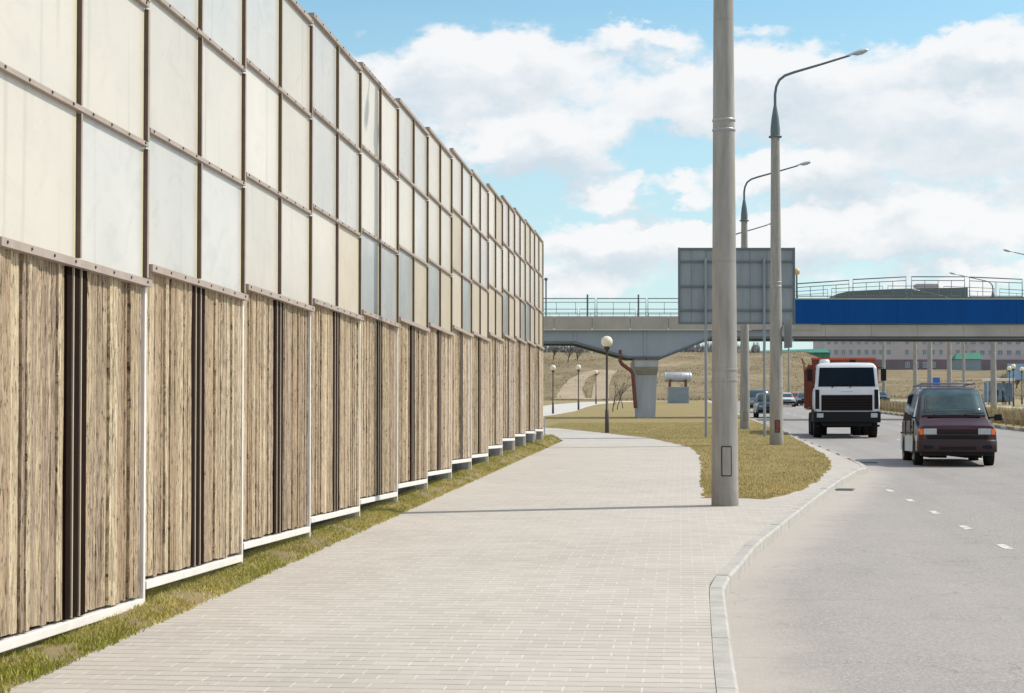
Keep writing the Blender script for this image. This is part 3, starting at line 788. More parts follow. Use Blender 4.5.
hau = [(qx(L), qz(330)), (qx(L), qz(341)), (qx(575), qz(341.5)), (qx(629), qz(356.5)), (qx(662), qz(356.5)), (qx(712), qz(336.5)), (qx(Rr), qz(339)), (qx(Rr), qz(327.5)), (qx(760), qz(324.5)), (qx(760), qz(330))]
for ya in (-.05, W - .25): extr(hau, ya, ya + .3, 'girder', MAT['girder'])
lo = [(qx(L), qz(341.8)), (qx(L), qz(343)), (qx(575), qz(343)), (qx(628.5), qz(358)), (qx(662.5), qz(358)), (qx(713), qz(338)), (qx(Rr), qz(340.5)), (qx(Rr), qz(339.2)), (qx(712), qz(336.8)), (qx(662), qz(356.8)), (qx(629), qz(356.8)), (qx(575), qz(341.8))]
for ya in (-.16, W - .36): extr(lo, ya, ya + .5, 'bottom_flange', MAT['board_frame'])
# stiffeners over the pier and splices
for px, ya, yb in ((645, 331, 356), (575, 331, 341), (712, 331, 336)):
    o = MB(); o.box(qx(px) - .06, qx(px) + .06, -.12, -.052, qz(yb), qz(ya)); o.build('stiffener', MAT['girder'], bridge)
x = 779.
while x < Rr - 60:
    extr([(qx(x) + .008, qz(300)), (qx(x + 118) - .008, qz(300)), (qx(x + 118) - .008, qz(324)), (qx(x) + .008, qz(324))], -.42, -.345, 'side_panel', MAT['blue'])
    x += 118
extr([(qx(779), qz(299.9)), (qx(Rr), qz(299.9)), (qx(Rr), qz(298.6)), (qx(779), qz(298.6))], -.45, -.25, 'coping', MAT['concrete2'])
x = 779.
while x < Rr:
    extr([(qx(x), qz(325)), (qx(x + 46) - .012, qz(325)), (qx(x + 46) - .012, qz(336.6)), (qx(x), qz(336.6))], -.30, -.21, 'edge_beam', MAT['concrete2']); x += 46
# railings
def railing(x0, x1, zt0, zt1, zb, y, bars, name='railing', th=.028):
    o = MB()
    o.tube([(x0, y, zb), (x0, y, zt0), (x1, y, zt1), (x1, y, zb)], th, 6)
    d = .22
    o.tube([(x0, y, zt0 - d), (x1, y, zt1 - d)], th*.7, 6); o.tube([(x0, y, zb + .15), (x1, y, zb + .15)], th*.8, 6)
    for i in range(1, bars):
        f = i / bars; o.tube([(x0 + (x1-x0)*f, y, zb + .15), (x0 + (x1-x0)*f, y, zt0 + (zt1-zt0)*f - d)], th*.55, 5)
    return o.build(name, MAT['rail_metal'], bridge)
xr = [(455, 535), (537, 595), (597, 646), (648, 697), (699, 747), (749, 794)]
for a, c in xr: railing(qx(a), qx(c), qz(298.5), qz(298.5), qz(316.5), -.12, 3)
for a in (587.5, 638.5, 690):
    o = MB(); o.tube([(qx(a), -.14, qz(317)), (qx(a), -.14, qz(294.5))], .05, 8); o.build('railing_post', MAT['rail_metal'], bridge)
for a, c in [(455, 530), (532, 580), (582, 640), (642, 700), (702, 760), (762, 820)]: railing(qx(a), qx(c), qz(304.5), qz(304.5), qz(316.5), W + .12, 5, th=.022)
seg = [(797, 848.5, 284, 280.5), (852.5, 905.5, 279.8, 277), (911, 964, 277, 277), (969, 1021.5, 277.3, 279.5), (1027, 1080, 280, 283), (1085, 1140, 283.5, 287), (1145, 1200, 287, 290), (1205, 1260, 290, 293)]
for a, c, ta, tb in seg: railing(qx(a), qx(c), qz(ta), qz(tb), qz(299), -.33, 4, th=.034)
for a, c, ta, tb in seg: railing(qx(a - 9), qx(c - 9), qz(ta + 3.5), qz(tb + 3.5), qz(318), W + .12, 3, th=.022)
# pier: flared head on a tapering shaft
for ox, lab in ((0, 0), (qx(1215), 1), (qx(100), 1)):
    o = MB(); y0, y1 = .55, W - .55
    def fr(xa, xb, z): return [(ox + xa, y0, z), (ox + xb, y0, z), (ox + xb, y1, z), (ox + xa, y1, z)]
    zt = 0
    o.hexa(fr(qx(639), qx(655.5), -.6) + fr(qx(637), qx(658), qz(374.6)))
    pr = o.build('pier', MAT['pier'], bridge)
    o = MB(); low = fr(qx(637), qx(658), qz(374.5)); y0, y1 = -.05, W + .05
    mid_ = fr(qx(634.5), qx(658.5), qz(367)); o.hexa(low + mid_); o.hexa([p for p in fr(qx(634.5), qx(658.5), qz(366.95))] + fr(qx(634.5), qx(658.5), qz(360.2)))
    o.build('pier_head', MAT['pier'], pr, bevel=.03)
    o = MB(); y0, y1 = .0, W
    for px in (641, 652): o.box(ox + qx(px) - .3, ox + qx(px) + .3, .1, W - .1, qz(360.1), qz(358.1))
    o.build('bearing', MAT['concrete2'], pr)
o = MB(); o.tube([(qx(620.3), .0, qz(350)), (qx(620.3), .0, qz(361)), (qx(622), .0, qz(364)), (qx(631.5), .1, qz(371)), (qx(633), .1, qz(374)), (qx(636), .3, qz(408))], .11, 8)
o.build('drain_pipe', MAT['rust'], bridge)
lp = empty('bridge_lamp', bb + Matrix.Rotation(PSI, 3, 'Z') @ Vector((qx(797), -.1, qz(299))), PSI, 'amber globe lamp standing on the footbridge at the right edge of the grey sign', 'lamp')
o = MB(); o.tube([(0,0,0), (0,0,qz(275) - qz(299))], .05, 8); o.build('post', MAT['rail_metal'], lp)
o = MB(); o.ball((0, 0, qz(271.5) - qz(299)), .2); o.build('globe', M('amber_globe', (.62, .45, .2), .4, .1), lp)
mp = empty('mast', bb + Matrix.Rotation(PSI, 3, 'Z') @ Vector((qx(546.5), 1.2, qz(317.3))), PSI, 'thin mast with a small head on the footbridge beside the end of the barrier', 'mast')
o = MB(); o.tube([(0,0,0), (0,0,qz(278) - qz(317.5))], .045, 8); o.build('pole', MAT['rail_metal'], mp)
o = MB(); o.lathe([(.05, -.12), (.1, -.05), (.11, .03), (.04, .08)], (0, 0, qz(277) - qz(317.5)), 10); o.build('head', MAT['rail_metal'], mp)

# ------------------------------------------------------------------ handrail at the barrier's end
hr = empty('handrail', G(544.5, 436), 0, 'short tubular handrail hoop at the far end of the timber barrier', 'handrail')
o = MB(); o.tube([(0,0,-.2), (0,0,.62), (-.08,0,.72), (-.42,0,.74), (-.5,0,.66), (-.5,0,-.2)], .022, 8); o.build('hoop', MAT['galv'], hr)
o = MB(); o.tube([(-.48,0,.36), (-.02,0,.36)], .016, 8); o.build('cross_bar', MAT['galv'], hr)

# ------------------------------------------------------------------ tank on a booth
tb = G(679, 403.4); kt = tb.dot(FW)/F
tk = empty('storage_tank', tb, PSI, 'silver horizontal tank on a small grey booth at the foot of the brown hill', 'tank')
o = MB(); o.box(-10*kt, 10*kt, 0, 1.8, -.4, 16.5*kt); o.build('booth', MAT['booth'], tk, bevel=.03)
o = MB(); r = 4.8*kt
o.lathe([(.01, -14.5*kt), (r*.8, -14.3*kt), (r, -13.2*kt), (r, 12.6*kt), (r*.8, 13.5*kt), (.01, 13.7*kt)], (0, .9, 26.5*kt), 20, 0, 'x'); tko = o.build('vessel', MAT['tank'], tk)
for xx_ in (-13, 3.2, 11.5):
    o = MB(); o.lathe([(r, (xx_-.5)*kt), (r*1.04, (xx_-.45)*kt), (r*1.04, (xx_+.45)*kt), (r, (xx_+.5)*kt)], (0, .9, 26.5*kt), 20, 0, 'x'); o.build('hoop', MAT['lightblue'], tko)
for xx_ in (-8.5, 7.5):
    o = MB(); o.box((xx_-.9)*kt, (xx_+.9)*kt, .3, 1.5, 16.5*kt + .002, 24*kt); o.build('saddle', MAT['rust'], tk)

# ------------------------------------------------------------------ median railing: short lengths, each a fence
def fence(label):
    r = empty('guard_railing', label=label, cat='railing', group='guard railings on the median')
    LN = 7.2
    for z in (.60, .32):
        o = MB(); o.tube([(0, 0, z), (0, LN - .06, z + SLOPE*LN)], .02, 6); o.build('rail', MAT['fence'], r)
    for i in range(4):
        y = i*1.8; o = MB(); o.box(-.035, .035, y, y + .07, -.15 + SLOPE*y, .68 + SLOPE*y); o.build('post', MAT['fence'], r)
    return r
MAT['fence'] = M('fence_paint', (.30, .22, .19), .6, .2, 4)
f0 = fence('low brown guard railing along the median in front of the dry reeds')
y = 46.
i = 0
while y < 170:
    o = f0 if i == 0 else copy_tree(f0)
    o.location = (14.95, y, base(y)); y += 7.2; i += 1

# ------------------------------------------------------------------ bus shelter, sign, poster
bs_ = P(1001, 405, 170); bs_.z = base(bs_.y)
sh = empty('bus_shelter', bs_, PSI, 'pale open bus shelter with flat white roof beyond the reed strip', 'bus shelter')
o = MB(); o.box(-1.45, 1.35, -.2, 1.6, 2.35, 2.62); o.build('roof', MAT['white_steel'], sh, bevel=.03)
for px in (-1.3, 1.2):
    for py in (0, 1.4): o = MB(); o.tube([(px, py, -.2), (px, py, 2.36)], .06, 8); o.build('leg', MAT['lightblue'], sh)
o = MB(); o.box(-1.24, 1.14, 1.36, 1.40, .25, 2.2); o.build('back_pane', MAT['bb_blue'], sh)
o = MB(); o.box(1.17, 1.22, .08, 1.3, .3, 2.2); o.build('side_pane', MAT['bb_blue'], sh)
o = MB(); o.box(-1.0, .9, .95, 1.3, .42, .48); o.box(-.95, -.88, 1.0, 1.25, -.1, .42); o.box(.78, .85, 1.0, 1.25, -.1, .42); o.build('bench', MAT['plank'], sh)

def person(loc, rz, s, label, mats, stride=.08, arm=.1):
    pts_ = {'pelvis': (0,0,.95), 'waist': (0,0,1.1), 'chest': (0,0,1.32), 'neck': (0,0,1.48), 'head0': (0,-.01,1.58), 'head': (0,-.01,1.68), 'top': (0,0,1.75),
            'shl': (.17,0,1.42), 'ell': (.22,.02,1.14), 'hal': (.2,-arm,.88), 'shr': (-.17,0,1.42), 'elr': (-.22,.02,1.14), 'har': (-.2,-arm*.4,.88),
            'hpl': (.09,0,.9), 'knl': (.1,-stride*.6,.5), 'anl': (.1,-stride*.4,.09), 'tol': (.11,-stride*.4-.16,.04), 'hpr': (-.09,0,.9), 'knr': (-.1,stride*.2,.5), 'anr': (-.1,stride,.09), 'tor': (-.11,stride-.16,.04)}
    rad = {'pelvis': .15, 'waist': .14, 'chest': .16, 'neck': .06, 'head0': .085, 'head': .105, 'top': .07, 'shl': .075, 'ell': .052, 'hal': .045, 'shr': .075, 'elr': .052, 'har': .045,
           'hpl': .1, 'knl': .07, 'anl': .05, 'tol': .04, 'hpr': .1, 'knr': .07, 'anr': .05, 'tor': .04}
    E = [('pelvis','waist'),('waist','chest'),('chest','neck'),('neck','head0'),('head0','head'),('head','top'),('chest','shl'),('shl','ell'),('ell','hal'),('chest','shr'),('shr','elr'),('elr','har'),
         ('pelvis','hpl'),('hpl','knl'),('knl','anl'),('anl','tol'),('pelvis','hpr'),('hpr','knr'),('knr','anr'),('anr','tor')]
    ks = list(pts_); me = bpy.data.meshes.new('person'); me.from_pydata([pts_[k] for k in ks], [(ks.index(a), ks.index(b)) for a, b in E], [])
    me.materials.append(mats)
    o = bpy.data.objects.new('person', me); COL.objects.link(o)
    bm = bmesh.new(); bm.from_mesh(me); lay = bm.verts.layers.skin.verify(); bm.verts.ensure_lookup_table()
    for i, k in enumerate(ks): bm.verts[i][lay].radius = (rad[k], rad[k]*.85); bm.verts[i][lay].use_root = (k == 'pelvis')
    bm.to_mesh(me); bm.free()
    o.modifiers.new('skin', 'SKIN').use_smooth_shade = True; sb = o.modifiers.new('sub', 'SUBSURF'); sb.levels = sb.render_levels = 1
    o.location = loc; o.rotation_euler.z = rz; o.scale = (s,)*3
    tag(o, label, 'person', 'people waiting at the bus shelter')
def pmat(name, coat, legs):
    m, t, b = new_mat(name); v = t.obj(); sp = t.new('ShaderNodeSeparateXYZ'); t.l.new(v, sp.inputs[0]); z = sp.outputs[2]
    c = t.mix(t.math('GREATER_THAN', z, .92), legs, coat); c = t.mix(t.math('GREATER_THAN', z, 1.49), c, (.42, .27, .2)); c = t.mix(t.math('GREATER_THAN', z, 1.70), c, (.03, .02, .015))
    c = t.mix(t.math('LESS_THAN', z, .08), c, (.01, .01, .01)); t.put(b.inputs['Base Color'], c); b.inputs['Roughness'].default_value = .85; return m
Rz = Matrix.Rotation(PSI, 3, 'Z')
for dx, dy, rz, s, lab, cm in ((-1.05, -.5, .4, .98, 'person in dark coat standing leftmost under the bus shelter', ((.025,.027,.035), (.02,.02,.025))),
                               (-.55, -.25, -.5, 1.0, 'person in black jacket standing second from left at the bus shelter', ((.015,.015,.018), (.03,.035,.05))),
                               (.05, -.6, .9, .97, 'person in navy coat standing right of the others under the bus shelter', ((.02,.03,.06), (.015,.015,.02)))):
    q = bs_ + Rz @ Vector((dx, dy, 0)); q.z = base(q.y); person(q, PSI + rz, s, lab, pmat('outfit', *cm))

b = P(936, 402, 158); bsn = empty('road_sign', (b.x, b.y, base(b.y)), PSI, 'small square blue sign on a thin post above the roof of the van', 'road sign')
o = MB(); o.tube([(0, .03, -.2), (0, .03, 2.6)], .035, 8); o.build('post', MAT['galv'], bsn)
o = MB(); o.box(-.38, .38, -.012, .0, 1.95, 2.65); o.build('plate', MAT['sign_blue'], bsn, bevel=.02)
b = P(1017, 402, 260); kbb = 260/F; b.z = base(b.y)
pb = empty('billboard', b, PSI, 'pale blue billboard on posts at the right edge below the bridge', 'billboard')
zz = lambda py: EYE + (434 - py)*kbb - b.z
o = MB(); o.box(-9.5*kbb, 13*kbb, -.02, .1, zz(379.5), zz(363.5)); o.build('poster', MAT['bb_blue'], pb)
o = MB()
for a, c_, d_, e_ in ((-10, 13.5, 380.3, 379.6), (-10, 13.5, 363.4, 362.7)): o.box(a*kbb, c_*kbb, -.06, .12, zz(d_), zz(e_))
o.box(-10*kbb, -9.55*kbb, -.06, .12, zz(379.6), zz(363.4)); o.box(13.05*kbb, 13.5*kbb, -.06, .12, zz(379.6), zz(363.4)); o.build('frame', MAT['board_frame'], pb)
for a in (-6, 8): o = MB(); o.tube([(a*kbb, .3, -.5), (a*kbb, .3, zz(365))], .14, 8); o.build('leg', MAT['galv'], pb)

# ------------------------------------------------------------------ storm drains beside the kerb
for px, py, rz, lab in ((843, 489.5, -.17, 'small dark drain grate at the foot of the slanting kerb'), (868, 462.5, 0, 'small dark drain grate at the outer kerb corner nearest the van')):
    q = G(px, py, -.126); dg = empty('drain_grate', q, rz, lab, 'drain')
    o = MB(); o.box(-.2, .2, -.3, -.26, -.01, .012); o.box(-.2, .2, .26, .3, -.01, .012); o.box(-.2, -.17, -.259, .259, -.01, .012); o.box(.17, .2, -.259, .259, -.01, .012); o.build('frame', MAT['board_frame'], dg)
    o = MB()
    for k in range(7): o.box(-.169, .169, -.24 + k*.075, -.205 + k*.075, -.008, .009)
    o.build('grille', MAT['board_frame'], dg)
    o = MB(); o.box(-.169, .169, -.259, .259, -.02, -.0005 + .003); o.build('pit', MAT['black'], dg)
# ------------------------------------------------------------------ vehicles (front faces -y, wheels stand on z = 0)
def ring(st):
    y, zb, zl, zt, w, wt, r = st
    L_ = [(-w + .10, zb), (-w + .02, zb + .07), (-w, zb + .45*(zl - zb)), (-w + .012, zl - .03), (-w + .03, zl), (-wt - r*.25, zt - r), (-wt + r*.4, zt - r*.25), (-wt + r*1.4, zt), (-wt*.35, zt + .012)]
    L_ = L_ + [(-x, z) for x, z in L_[::-1]]
    return [(x, y, z) for x, z in L_]
def lerp_st(sts, y):
    for a, b in zip(sts, sts[1:]):
        if a[0] <= y <= b[0]:
            f = (y - a[0]) / max(1e-6, b[0] - a[0]); return tuple(p + (q - p)*f for p, q in zip(a, b))
    return sts[-1]
def body(sts, name, mat, parent):
    o = MB(); rr = [ring(s) for s in sts]; n = len(rr[0]); vs = [v for r in rr for v in r]
    fs = [(i*n+k, (i+1)*n+k, (i+1)*n+(k+1) % n, i*n+(k+1) % n) for i in range(len(rr)-1) for k in range(n)]
    o.add(vs, fs, 0, 0, True); o.add(rr[0], [list(range(n))]); o.add(rr[-1], [list(range(n))[::-1]])
    ob = o.build(name, mat, parent, recalc=True)
    bm = bmesh.new(); bm.from_mesh(ob.data); bmesh.ops.remove_doubles(bm, verts=bm.verts, dist=.0005); bm.to_mesh(ob.data); bm.free()
    ob.data.set_sharp_from_angle(angle=R(38))
    return ob
def side_pt(sts, y, t, s, out):
    st = lerp_st(sts, y); y, zb, zl, zt, w, wt, r = st
    x0, z0, x1, z1 = w - .03, zl, wt + r*.25, zt - r
    return (s*(x0 + (x1-x0)*t + out), y, z0 + (z1-z0)*t)
def side_glass(sts, y0, y1, s, name, mat, parent, t0=.08, t1=.95, cut0=0., cut1=0.):
    n = 5; o = MB(); vs = []
    for i in range(n+1):
        f = i/n
        for t, c0, c1 in ((t0, 0, 0), (t1, cut0, cut1)):
            y = (y0 + c0) + ((y1 - c1) - (y0 + c0))*f
            for out in (.012, -.02): vs.append(side_pt(sts, y, t, s, out))
    fs = []
    for i in range(n):
        a, b = i*4, (i+1)*4
        fs += [(a, b, b+2, a+2), (a+2, b+2, b+3, a+3), (a+1, a+3, b+3, b+1), (a, a+1, b+1, b)]
    fs += [(0, 2, 3, 1), (n*4, n*4+1, n*4+3, n*4+2)]
    o.add(vs, fs); return o.build(name, mat, parent, recalc=True)
def screen(sts, y0, y1, name, mat, parent, ins=.07, out=.014):
    # a glazed panel lying on the sloping top between two stations
    n = 6; m = 4; o = MB(); vs = []
    a, b = lerp_st(sts, y0), lerp_st(sts, y1); dy, dz = b[0]-a[0], b[3]-a[3]; l = math.hypot(dy, dz); ny, nz = -dz/l*math.copysign(1, 1), dy/l
    for lay in (out, -.03):
        for i in range(m+1):
            st = lerp_st(sts, y0 + (y1-y0)*i/m); hw = st[5] + st[6]*.2 - ins
            for k in range(n+1):
                u = -1 + 2*k/n; vs.append((hw*u, st[0] + ny*lay, st[3] + .006 + nz*lay + .012*(1-u*u)))
    N = n+1; off = (m+1)*N; fs = []
    for i in range(m):
        for k in range(n): fs.append((i*N+k, i*N+k+1, (i+1)*N+k+1, (i+1)*N+k)); fs.append((off+i*N+k, off+(i+1)*N+k, off+(i+1)*N+k+1, off+i*N+k+1))
    for k in range(n): fs += [(k, off+k, off+k+1, k+1), (m*N+k, m*N+k+1, off+m*N+k+1, off+m*N+k)]
    for i in range(m): fs += [(i*N, (i+1)*N, off+(i+1)*N, off+i*N), (i*N+n, off+i*N+n, off+(i+1)*N+n, (i+1)*N+n)]
    o.add(vs, fs, 0, 0, True); return o.build(name, mat, parent, recalc=True)
def wheel(parent, x, y, r, w, s, rimm, dual=False):
    o = MB(); h = w/2
    o.lathe([(r*.6, -h), (r*.93, -h), (r, -h*.7), (r, h*.7), (r*.93, h), (r*.6, h)], (x, y, r), 28, 0, 'x')
    wl = o.build('wheel', MAT['rubber'], parent)
    o = MB(); o.lathe([(.01, h*.55), (r*.16, h*.62), (r*.2, h*.35), (r*.45, h*.45), (r*.58, h*.8), (r*.62, h*.98), (r*.61, -h*.9)] if s > 0 else
                      [(.01, -h*.55), (r*.16, -h*.62), (r*.2, -h*.35), (r*.45, -h*.45), (r*.58, -h*.8), (r*.62, -h*.98), (r*.61, h*.9)], (x, y, r), 24, 0, 'x')
    o.build('rim', rimm, wl); return wl
def arch(parent, x, y, r, s, zmin):
    o = MB(); ps = [(y + r*math.cos(a), r*.86 + r*math.sin(a)) for a in [PI*k/14 for k in range(15)]]; ps = [(ps[0][0], zmin)] + ps + [(ps[-1][0], zmin)]
    n = len(ps); v = [(x + s*.004, a, b) for a, b in ps] + [(x - s*.12, a, b) for a, b in ps]
    o.add(v, [list(range(n)), list(range(2*n-1, n-1, -1))] + [(i, i+n, (i+1) % n + n, (i+1) % n) for i in range(n)]); return o.build('wheel_arch', MAT['black'], parent, recalc=True)
def slab(parent, name, mat, *a, bevel=.01, mi=None):
    o = MB(); o.box(*a); return o.build(name, mat, parent, bevel=bevel)

# van
vb = G(957.5, 466.6, -.126)
van = empty('van', (vb.x, vb.y, vb.z), R(-2.5), 'maroon van with pale side skirts, amber indicators and a roof bar driving towards the camera', 'van')
VS = [(-.02, .50, .78, .86, .80, .76, .05), (.03, .36, .84, .96, .90, .83, .05), (.12, .30, .88, 1.0, .915, .84, .06), (.74, .28, 1.08, 1.17, .92, .80, .06),
      (1.30, .28, 1.10, 1.70, .92, .725, .07), (1.46, .28, 1.11, 1.85, .92, .70, .10), (1.66, .28, 1.11, 1.91, .92, .69, .12), (3.0, .28, 1.11, 1.94, .92, .69, .12), (4.5, .30, 1.11, 1.92, .91, .69, .12), (4.68, .36, 1.1, 1.80, .88, .66, .10)]
vbody = body(VS, 'body', MAT['maroon'], van)
screen(VS, .78, 1.44, 'windscreen', MAT['van_glass'], van, .05)
for s in (-1, 1):
    side_glass(VS, 1.02, 1.75, s, 'door_window', MAT['glass_dark'], van, cut0=.38)
    side_glass(VS, 1.85, 3.15, s, 'side_window', MAT['glass_dark'], van)
    side_glass(VS, 3.25, 4.4, s, 'side_window', MAT['glass_dark'], van)
    o = MB(); o.box(s*.905, s*.928, .16, .49, .36, .74); o.box(s*.905, s*.928, 1.27, 3.39, .34, .74); o.box(s*.905, s*.926, 4.17, 4.6, .36, .74); o.build('side_skirt', MAT['lightblue'], van, bevel=.01)
    slab(van, 'side_moulding', MAT['black'], s*.915, s*.936, 1.12, 4.55, .78, .83)
    o = MB(); o.box(s*.905, s*.929, 1.77, 1.785, .5, 1.1); o.box(s*.9055, s*.929, 1.06, 1.07, .6, 1.1); o.box(s*.905, s*.929, 3.2, 3.21, .5, 1.1); o.build('door_seam', MAT['black'], van)
    slab(van, 'door_handle', MAT['black'], s*.912, s*.945, 1.60, 1.74, .93, .97)
    # headlamp and indicator wrap the front corner
    h = slab(van, 'headlight', MAT['lens'], s*.475, s*.78, -.045, .04, .755, .895, bevel=.012)
    o = MB(); o.hexa([(s*.79, -.035, .755), (s*.87, .01, .755), (s*.9, .14, .755), (s*.79, .10, .755), (s*.79, -.03, .89), (s*.865, .015, .89), (s*.9, .14, .89), (s*.79, .10, .89)]); o.build('indicator', MAT['amber'], van, recalc=True)
    m = MB(); m.tube([(s*.86, .98, 1.16), (s*1.02, .93, 1.18)], .022, 8); m.hexa([(s*.97, .86, 1.09), (s*1.17, .90, 1.09), (s*1.17, .98, 1.10), (s*.97, .97, 1.10), (s*.98, .85, 1.24), (s*1.14, .90, 1.25), (s*1.14, .98, 1.25), (s*.98, .97, 1.24)])
    m.build('mirror', MAT['black'] if s > 0 else MAT['maroon_bumper'], van, recalc=True, bevel=.015)
    wp = MB(); wp.tube([(s*.1 + .06, .70, 1.18), (s*.1 + .22, .80, 1.255), (s*.1 + .62, .82, 1.27)] if s > 0 else [(-.55, .70, 1.18), (-.42, .80, 1.255), (-.02, .82, 1.27)], .011, 6); wp.build('wiper', MAT['black'], van)
    slab(van, 'fog_lamp', MAT['glass_dark'], s*.52, s*.78, -.105, -.05, .42, .50)
    for y in (.88, 3.78):
        arch(van, s*.92, y, .37, s, .285); wheel(van, s*.83, y, .325, .205, s, MAT['galv'])
o = MB(); o.box(-.46, .46, -.05, .03, .765, .885); o.build('grille', MAT['black'], van, bevel=.008)
for z in (.79, .825, .86): slab(van, 'grille_bar', MAT['maroon_bumper'], -.44, .44, -.062, -.04, z - .008, z + .008, bevel=.003)
slab(van, 'lower_grille', MAT['black'], -.70, .70, -.062, .03, .655, .735, bevel=.01)
# bumper with turned ends
o = MB(); bp = [(-.93, .42), (-.925, .10), (-.88, -.04), (-.70, -.10), (0, -.125), (.70, -.10), (.88, -.04), (.925, .10), (.93, .42)]
for z0, z1 in ((.335, .63),):
    v = [(x, y, z) for z in (z0, z0 + .03, z1 - .03, z1) for x, y in [(a*(.985 if z in (z0, z1) else 1), b + (.02 if z in (z0, z1) else 0)) for a, b in bp]]
    n = len(bp); fs = [(j*n+i, j*n+i+1, (j+1)*n+i+1, (j+1)*n+i) for j in range(3) for i in range(n-1)]; o.add(v, fs, 0, 0, True)
    top = v[3*n:4*n]; o.add(top + [(x*.9, y + .16, z) for x, y, z in top], [(i, i+1, n+i+1, n+i) for i in range(n-1)])
    bot = v[:n]; o.add(bot + [(x*.9, y + .16, z) for x, y, z in bot], [(n+i, n+i+1, i+1, i) for i in range(n-1)])
o.build('bumper', MAT['maroon_bumper'], van, recalc=True)
slab(van, 'bumper_slot', MAT['black'], -.42, .42, -.135, -.08, .40, .47)
slab(van, 'valance', MAT['black'], -.84, .84, -.03, .3, .255, .335)
slab(van, 'cowl', MAT['black'], -.62, .62, .66, .76, 1.165, 1.195)
for x in (-.4, .42):
    slab(van, 'underbody', MAT['black'], x - .2, x + .2, .4, 4.2, .20, .30)
o = MB(); o.tube([(-.66, 1.95, 1.90), (-.66, 1.95, 2.015), (.66, 1.95, 2.015), (.66, 1.95, 1.90)], .022, 8); o.tube([(-.66, 3.9, 1.90), (-.66, 3.9, 2.015), (.66, 3.9, 2.015), (.66, 3.9, 1.90)], .022, 8)
for x in (-.62, .62): o.tube([(x, 1.7, 2.02), (x, 4.2, 2.02)], .02, 8)
o.build('roof_rack', MAT['bar_blue'], van)

# dump truck
t0_ = G(847, 438.2, -.126)
trk = empty('dump_truck', (t0_.x, t0_.y, t0_.z), R(-2.0), 'dump truck with white cab, black grille and orange red tipping body coming down the road', 'truck')
TS = [(0, .98, 1.55, 1.80, 1.17, 1.12, .06), (.06, .95, 1.6, 1.90, 1.2, 1.15, .06), (.16, .95, 1.7, 2.58, 1.2, 1.10, .06), (.24, .95, 1.8, 2.72, 1.2, 1.07, .08), (.42, .95, 1.8, 2.80, 1.2, 1.04, .1), (1.55, .95, 1.8, 2.83, 1.2, 1.04, .1), (1.7, 1.0, 1.8, 2.72, 1.18, 1.0, .1)]
body(TS, 'cab', MAT['white_paint'], trk)
# windscreen on the upright front
o = MB(); ws = [(-1.04, 1.91), (1.04, 1.91), (.98, 2.62), (-.98, 2.62)]
yf = lambda z: .06 + (z - 1.9)*.147 - .02
vs = [(x, yf(z), z) for x, z in ws] + [(x, yf(z) + .05, z) for x, z in ws]
o.hexa(vs[:4] + vs[4:]); o.build('windscreen', MAT['glass_dark'], trk, recalc=True, bevel=.008)
for x0, x1 in ((-.55, .1), (.1, .75)):
    o = MB(); o.tube([(x0, .02, 1.86), (x0 + .1, .03, 1.95), (x1, .045, 2.02)], .014, 6); o.build('wiper', MAT['black'], trk)
slab(trk, 'grille', MAT['black'], -.93, .93, -.035, .05, 1.02, 1.60, bevel=.015)
for z in (1.12, 1.22, 1.32, 1.42, 1.52): slab(trk, 'grille_bar', MAT['frame_dark'], -.91, .91, -.05, -.03, z - .018, z + .018, bevel=.004)
slab(trk, 'badge', MAT['lightblue'], -.22, .22, -.008, .03, 1.70, 1.745, bevel=.004)
for s in (-1, 1):
    slab(trk, 'corner_vent', MAT['black'], s*1.0, s*1.15, -.03, .07, 1.08, 1.80, bevel=.01)
    side_glass(TS, .42, 1.25, s, 'door_window', MAT['glass_dark'], trk, cut0=.0)
    hl = slab(trk, 'headlight', MAT['lens'], s*.86, s*1.10, -.165, -.10, .76, .92, bevel=.012)
    mr = MB(); mr.tube([(s*1.15, .2, 2.05), (s*1.34, .08, 2.12), (s*1.34, .08, 2.6), (s*1.13, .2, 2.62)], .014, 6); mr.box(s*1.24, s*1.44, .02, .08, 2.12, 2.56); mr.build('mirror', MAT['black'], trk, bevel=.01)
    slab(trk, 'step', MAT['black'], s*.98, s*1.2, .15, .55, .42, .5); slab(trk, 'wing', MAT['black'], s*.9, s*1.22, .62, 2.0, .93, 1.1, bevel=.03)
    wheel(trk, s*1.02, 1.25, .52, .30, s, MAT['galv'])
    for y in (4.55, 5.85): wheel(trk, s*1.0, y, .52, .30, s, MAT['galv']); wheel(trk, s*.66, y, .52, .28, s, MAT['galv'])
slab(trk, 'bumper', MAT['black'], -1.22, 1.22, -.14, .25, .58, .98, bevel=.04)
slab(trk, 'front_apron', MAT['black'], -.9, .9, .0, .3, .44, .60, bevel=.02)
o = MB(); o.box(-.42, .42, .5, 6.6, .62, .95); o.box(-.9, .9, 1.18, 1.34, .42, .58); o.box(-.9, .9, 4.45, 4.65, .42, .60); o.box(-.9, .9, 5.75, 5.95, .42, .6); o.build('chassis', MAT['black'], trk)
for s in (-1, 1): slab(trk, 'fuel_tank', MAT['black'], s*.55, s*1.15, 2.2, 3.5, .62, 1.15, bevel=.05)
